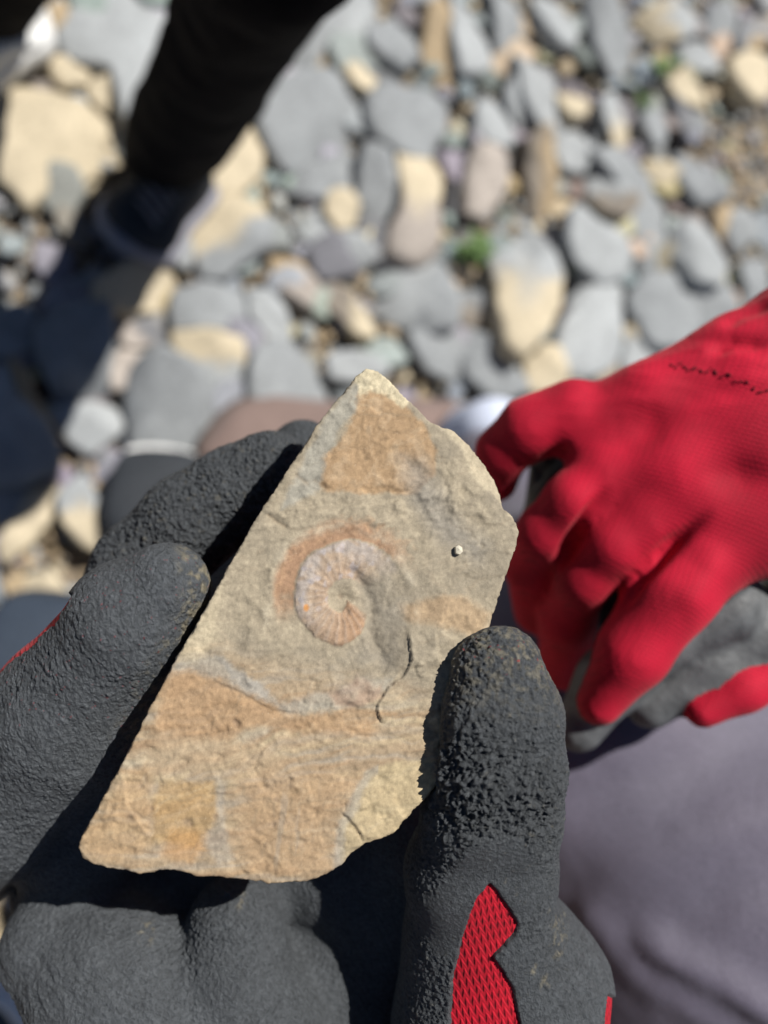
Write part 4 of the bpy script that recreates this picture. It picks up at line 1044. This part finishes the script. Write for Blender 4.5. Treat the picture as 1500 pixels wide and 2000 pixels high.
# stitched seam on the back of the glove
M_THREAD = mat_plain('dark_thread', (.10, .008, .014), .8)
def nearest_front(px, py, V, Nn):
    x, y = to_px(V); m = Nn[:, 2] > .1; i = np.argmin(np.where(m, np.hypot(x - px, y - py), 1e9)); return V[i] + Nn[i] * .0003
sv, sf = [], []
seam = [(1310,712),(1350,722),(1395,725),(1440,742),(1500,770)]
sp_ = [nearest_front(np.interp(t, range(5), [a for a, _ in seam]), np.interp(t, range(5), [b for _, b in seam]) + 5 * math.sin(t * 9), RV2, RN) for t in np.linspace(0, 4, 40)]
for a, c_ in zip(sp_[::2], sp_[1::2]):
    d = c_ - a; d /= np.linalg.norm(d) + 1e-9; s2 = np.cross(d, [0, 0, 1]); s2 /= np.linalg.norm(s2); i0 = len(sv)
    for p in (a, c_):
        for u_, w_ in ((-1, 0), (0, 1), (1, 0), (0, -1)): sv.append(p + s2 * u_ * .0003 + np.array([0, 0, 1]) * w_ * .0003)
    for k in range(4): sf.append((i0 + k, i0 + (k + 1) % 4, i0 + 4 + (k + 1) % 4, i0 + 4 + k))
mesh_obj('seam_stitches', to_world(np.array(sv)), sf, M_THREAD, parent=PERSON)
# ribbed cuff and sleeve
SLV, SLN, SLF = implicit([[(1720,610,28.2,185),(1950,470,29,205),(2500,330,30,260),(3200,300,31,300)]], [1], .004)
qs = SLV * 1000
SLV = SLV + SLN * (.0018 * ridged(qs / 26, 2))[:, None]
mesh_obj('sleeve', to_world(SLV), SLF, mat_plain('dark_sleeve', (.05, .05, .06), .85, 90, .2, .0008), parent=PERSON)
# trousers: thigh, knee, shin
THG = [(1090,1385,41,320),(1350,1640,42,440),(1900,2000,43,520),(2700,2400,50,600)]
SHN = [(1120,1385,41,300),(1130,1250,52,210),(1030,1080,66,130),(960,930,80,95)]
KV, KN, KF = implicit([THG, SHN], [1, .02], .006, 1)
X, Y = to_px(KV); qk = KV * 100
fo = np.zeros(len(KV))
for pts, a_m, w_ in (([(1150,1790),(1250,1910),(1400,2000)], 5, 30), ([(1290,1850),(1420,1910),(1530,1990)], 6, 30), ([(1200,1700),(1330,1640),(1520,1580)], 5, 50), ([(1150,1560),(1330,1500),(1520,1440)], -5, 60),
                     ([(1330,1800),(1420,1750),(1520,1720)], -5, 50), ([(1260,1840),(1400,1930),(1520,1990)], 5, 26)):
    d_, s_, t_ = line_dist(X, Y, pts); fo += a_m * np.exp(-(d_ / w_) ** 2)
KV = KV + KN * ((fo * .45 + 1.2 * fbm(qk / 3.5, 3)) * .001)[:, None]
mt, nt, nn, ll, b = new_mat('purple_grey_cloth')
co = obj_coord(nt); n1 = noise_node(nt, co, 5, 3, .5); n2 = noise_node(nt, co, 700, 3, .6)
r1 = ramp(nt, n1.outputs[0], [(.3, (.098, .093, .128)), (.5, (.112, .10, .138)), (.7, (.145, .10, .13))])
r2 = ramp(nt, n2.outputs[0], [(.3, (.85,) * 3), (.7, (1.15,) * 3)])
ll.new(mul(nt, r1.outputs[0], r2.outputs[0]), b.inputs['Base Color']); b.inputs['Roughness'].default_value = .7; b.inputs['Sheen Weight'].default_value = .1
bump(nt, b, n2.outputs[0], .0006, .6)
mesh_obj('trousers', to_world(KV), KF, mt, parent=PERSON)

# ------------------------------------------------------------------ shoes
M_SOLE = mat_plain('white_rubber', (.72, .72, .70), .5, 60, .08, .0004)
M_BLACK = mat_plain('black_cloth', (.0045, .0045, .006), .9, 120, .3, .001, .08)
M_NAVY = mat_plain('dark_mesh_upper', (.028, .032, .038), .7, 200, .3, .001)
M_LACE = mat_plain('grey_lace', (.18, .18, .2), .8)
def shoe(name_prefix, root, heel_px, toe_px, width, m_upper, m_sole, height=.085, sole_h=.028, z0=.035, laces=True, sole_name='sole', toe_round=1.0, bulge=.004, taper=.42, shift=0.0):
    a = ground_pt(*heel_px, z0); t = ground_pt(*toe_px, z0)
    d = (t - a); Ln = np.linalg.norm(d); d /= Ln; s = np.cross([0, 0, 1], d); up = np.array([0, 0, 1.0])
    ns, nr = 30, 20
    def half_width(u, e=0.0):
        w = np.interp(u, [0, .08, .25, .5, .72, .88, 1], [.62, .82, .84, .82, 1.0, .95, .62]) * width / 2
        if u < .12: w *= math.sqrt(max(0, 1 - ((.12 - u) / .12) ** 2)) * .75 + .25
        if u > .8: w *= (max(0, 1 - ((u - .8) / .2) ** 2) ** (.5)) * .92 + .08 * (1 - (u - .8) / .2)
        return max(w + e, .0012)
    def body(z_of_top, e, zb, zt_fn, m, nm):
        v, f = [], []
        us = np.concatenate([[0, .01, .03], np.linspace(.07, .9, ns - 7), [.94, .97, .99, 1.0]])
        for u in us:
            w = half_width(u, e); zt = zt_fn(u)
            for k in range(nr):
                th_ = 2 * math.pi * k / nr; c_, s_ = math.cos(th_), math.sin(th_)
                ex = math.copysign(abs(c_) ** .75, c_); ez = math.copysign(abs(s_) ** .6, s_)
                zz = (zb + zt) / 2 + (zt - zb) / 2 * ez
                nrw = 1 - taper * smooth(.3, 1.0, (zz - zb) / (max(zt - zb, 1e-4))) * (z_of_top > .05)
                v.append(a + d * (u * Ln + (e if u > .5 else -e)) + s * (ex * w * nrw + (shift if z_of_top < .05 else 0)) + up * zz)
        n_ = len(us)
        for i in range(n_ - 1):
            for k in range(nr): f.append((i * nr + k, i * nr + (k + 1) % nr, (i + 1) * nr + (k + 1) % nr, (i + 1) * nr + k))
        f.append(tuple(range(nr))[::-1]); f.append(tuple((n_ - 1) * nr + k for k in range(nr)))
        f = [q_[::-1] for q_ in f]
        return mesh_obj(nm, v, f, m, parent=root)
    top = lambda u: float(np.interp(u, [0, .1, .3, .5, .7, .9, 1], [height * .95, height, height * 1.0, height * .82, height * .62, height * .5, height * .34]))
    body(height, -.001, sole_h * .6, top, m_upper, name_prefix)
    body(.01, bulge, -.012, lambda u: sole_h + (.006 if u > .9 else 0), m_sole, sole_name)
    if laces:
        v, f = [], []
        for k in range(5):
            u = .42 + k * .07; z_ = top(u) + .001
            i0 = len(v); pts = [a + d * (u * Ln + .006 * q_) + s * (.021 * q_) + up * (z_ - .006 * q_ * q_) for q_ in (-1, -.5, 0, .5, 1)]
            for p in pts:
                for u_, w_ in ((-1, 0), (0, 1), (1, 0), (0, -1)): v.append(p + d * u_ * .0035 + up * w_ * .0016)
            for i in range(4):
                for k2 in range(4): f.append((i0 + i * 4 + k2, i0 + i * 4 + (k2 + 1) % 4, i0 + i * 4 + 4 + (k2 + 1) % 4, i0 + i * 4 + 4 + k2))
        mesh_obj('laces', v, f, M_LACE, parent=root)
# the crouching person's brown boot and white sock cuff
M_BOOT = mat_plain('brown_suede', (.21, .15, .13), .8, 55, .12, .0009, sheen=.1); M_BSOLE = mat_plain('boot_sole', (.10, .075, .065), .8)
shoe('boot', PERSON, (905, 880), (388, 895), .125, M_BOOT, M_BSOLE, .088, .022, .02, True)
SKV, SKN, SKF = implicit([[(925,862,86,72),(962,858,84,78),(985,905,80,80)]], [1], .005)
mesh_obj('sock', to_world(SKV), SKF, mat_plain('white_cotton', (.62, .67, .80), .85, 120, .06, .0008), parent=PERSON)

# ------------------------------------------------------------------ standing person in black at the top left
STAND = empty('person', ground_pt(330, 350, 0))
tag(STAND, 'standing person in black trousers and black shoes with white soles', 'person')
gd = ground_depth(345, 330, .06) * 100
L1 = [(325,300,gd,84),(362,235,gd - 9,98),(415,150,gd - 20,108),(462,30,gd - 32,120),(545,-150,gd - 44,178),(720,-560,gd - 52,320)]
gd2 = ground_depth(10, 40, .06) * 100
L2_ = [(-5,20,gd2,62),(0,-40,gd2 - 9,80),(60,-200,gd2 - 25,130),(250,-420,gd2 - 38,230),(560,-640,gd2 - 46,330)]
TV, TN, TF = implicit([L1, L2_], [1, .01], .0085, 1)
TV = TV + TN * (.004 * ridged(TV * 100 / 7, 2))[:, None]
mesh_obj('trousers', to_world(TV), TF, M_BLACK, parent=STAND)
shoe('shoe', STAND, (378, 340), (238, 492), .092, M_NAVY, mat_plain('grey_rubber', (.30, .30, .34), .6, 60, .1, .0004), .07, .022, .02, True)
shoe('shoe', STAND, (-75, 175), (82, 48), .058, M_SOLE, M_SOLE, .05, .025, .03, False)

# ------------------------------------------------------------------ the photographer's own shoes below the hand
def worn_shoe(heel, toe, lab, width, m_up, hgt, up_px, msole=M_SOLE):
    r = empty('shoe', ground_pt(*heel, 0)); tag(r, lab, 'shoe', "shoes of the person taking the picture")
    shoe('upper', r, heel, toe, width, m_up, msole, hgt, .02, .03, True, bulge=.0005, taper=.06, shift=-.006)
    gdd = ground_depth(*heel, .05) * 100
    V, Nn, F = implicit([[(up_px[0][0], up_px[0][1], gdd - 6, 60), (up_px[1][0], up_px[1][1], gdd - 30, 90)]], [1], .008)
    mesh_obj('trouser_leg', to_world(V), F, M_BLACK, parent=r)
worn_shoe((575, 1330), (240, 893), 'black shoe with a white sole whose toe shows left of the fingers', .125, M_NAVY, .075, ((600, 1400), (700, 1500)))
worn_shoe((330, 1720), (20, 1168), 'dark navy shoe showing at the left edge beside the glove', .14, mat_plain('navy_mesh', (.03, .042, .062), .75, 200, .3, .001), .075, ((360, 1760), (480, 1800)), M_NAVY)
# white strap curving over a dark bag at the lower left corner
BAG = empty('bag', ground_pt(40, 2060, 0)); tag(BAG, 'dark blue bag with a white piped edge in the lower left corner', 'bag')
bd_ = ground_depth(40, 2060, .1) * 100
BV, BN, BF = implicit([[(-40,2040,bd_,90),(60,2120,bd_,100),(200,2300,bd_,110)], [(-160,2200,bd_,110),(60,2350,bd_,120)]], [1, .03], .007)
mesh_obj('bag_body', to_world(BV), BF, mat_plain('blue_nylon', (.035, .055, .08), .6, 60, .2, .001), parent=BAG)
BV, BN, BF = implicit([[(-90,1890,bd_ - 7,24),(-10,1925,bd_ - 7,24),(50,1975,bd_ - 7,23),(110,2060,bd_ - 7,24),(200,2200,bd_ - 7,24)]], [1], .004)
mesh_obj('piping', to_world(BV), BF, M_SOLE, parent=BAG)

lap('others')
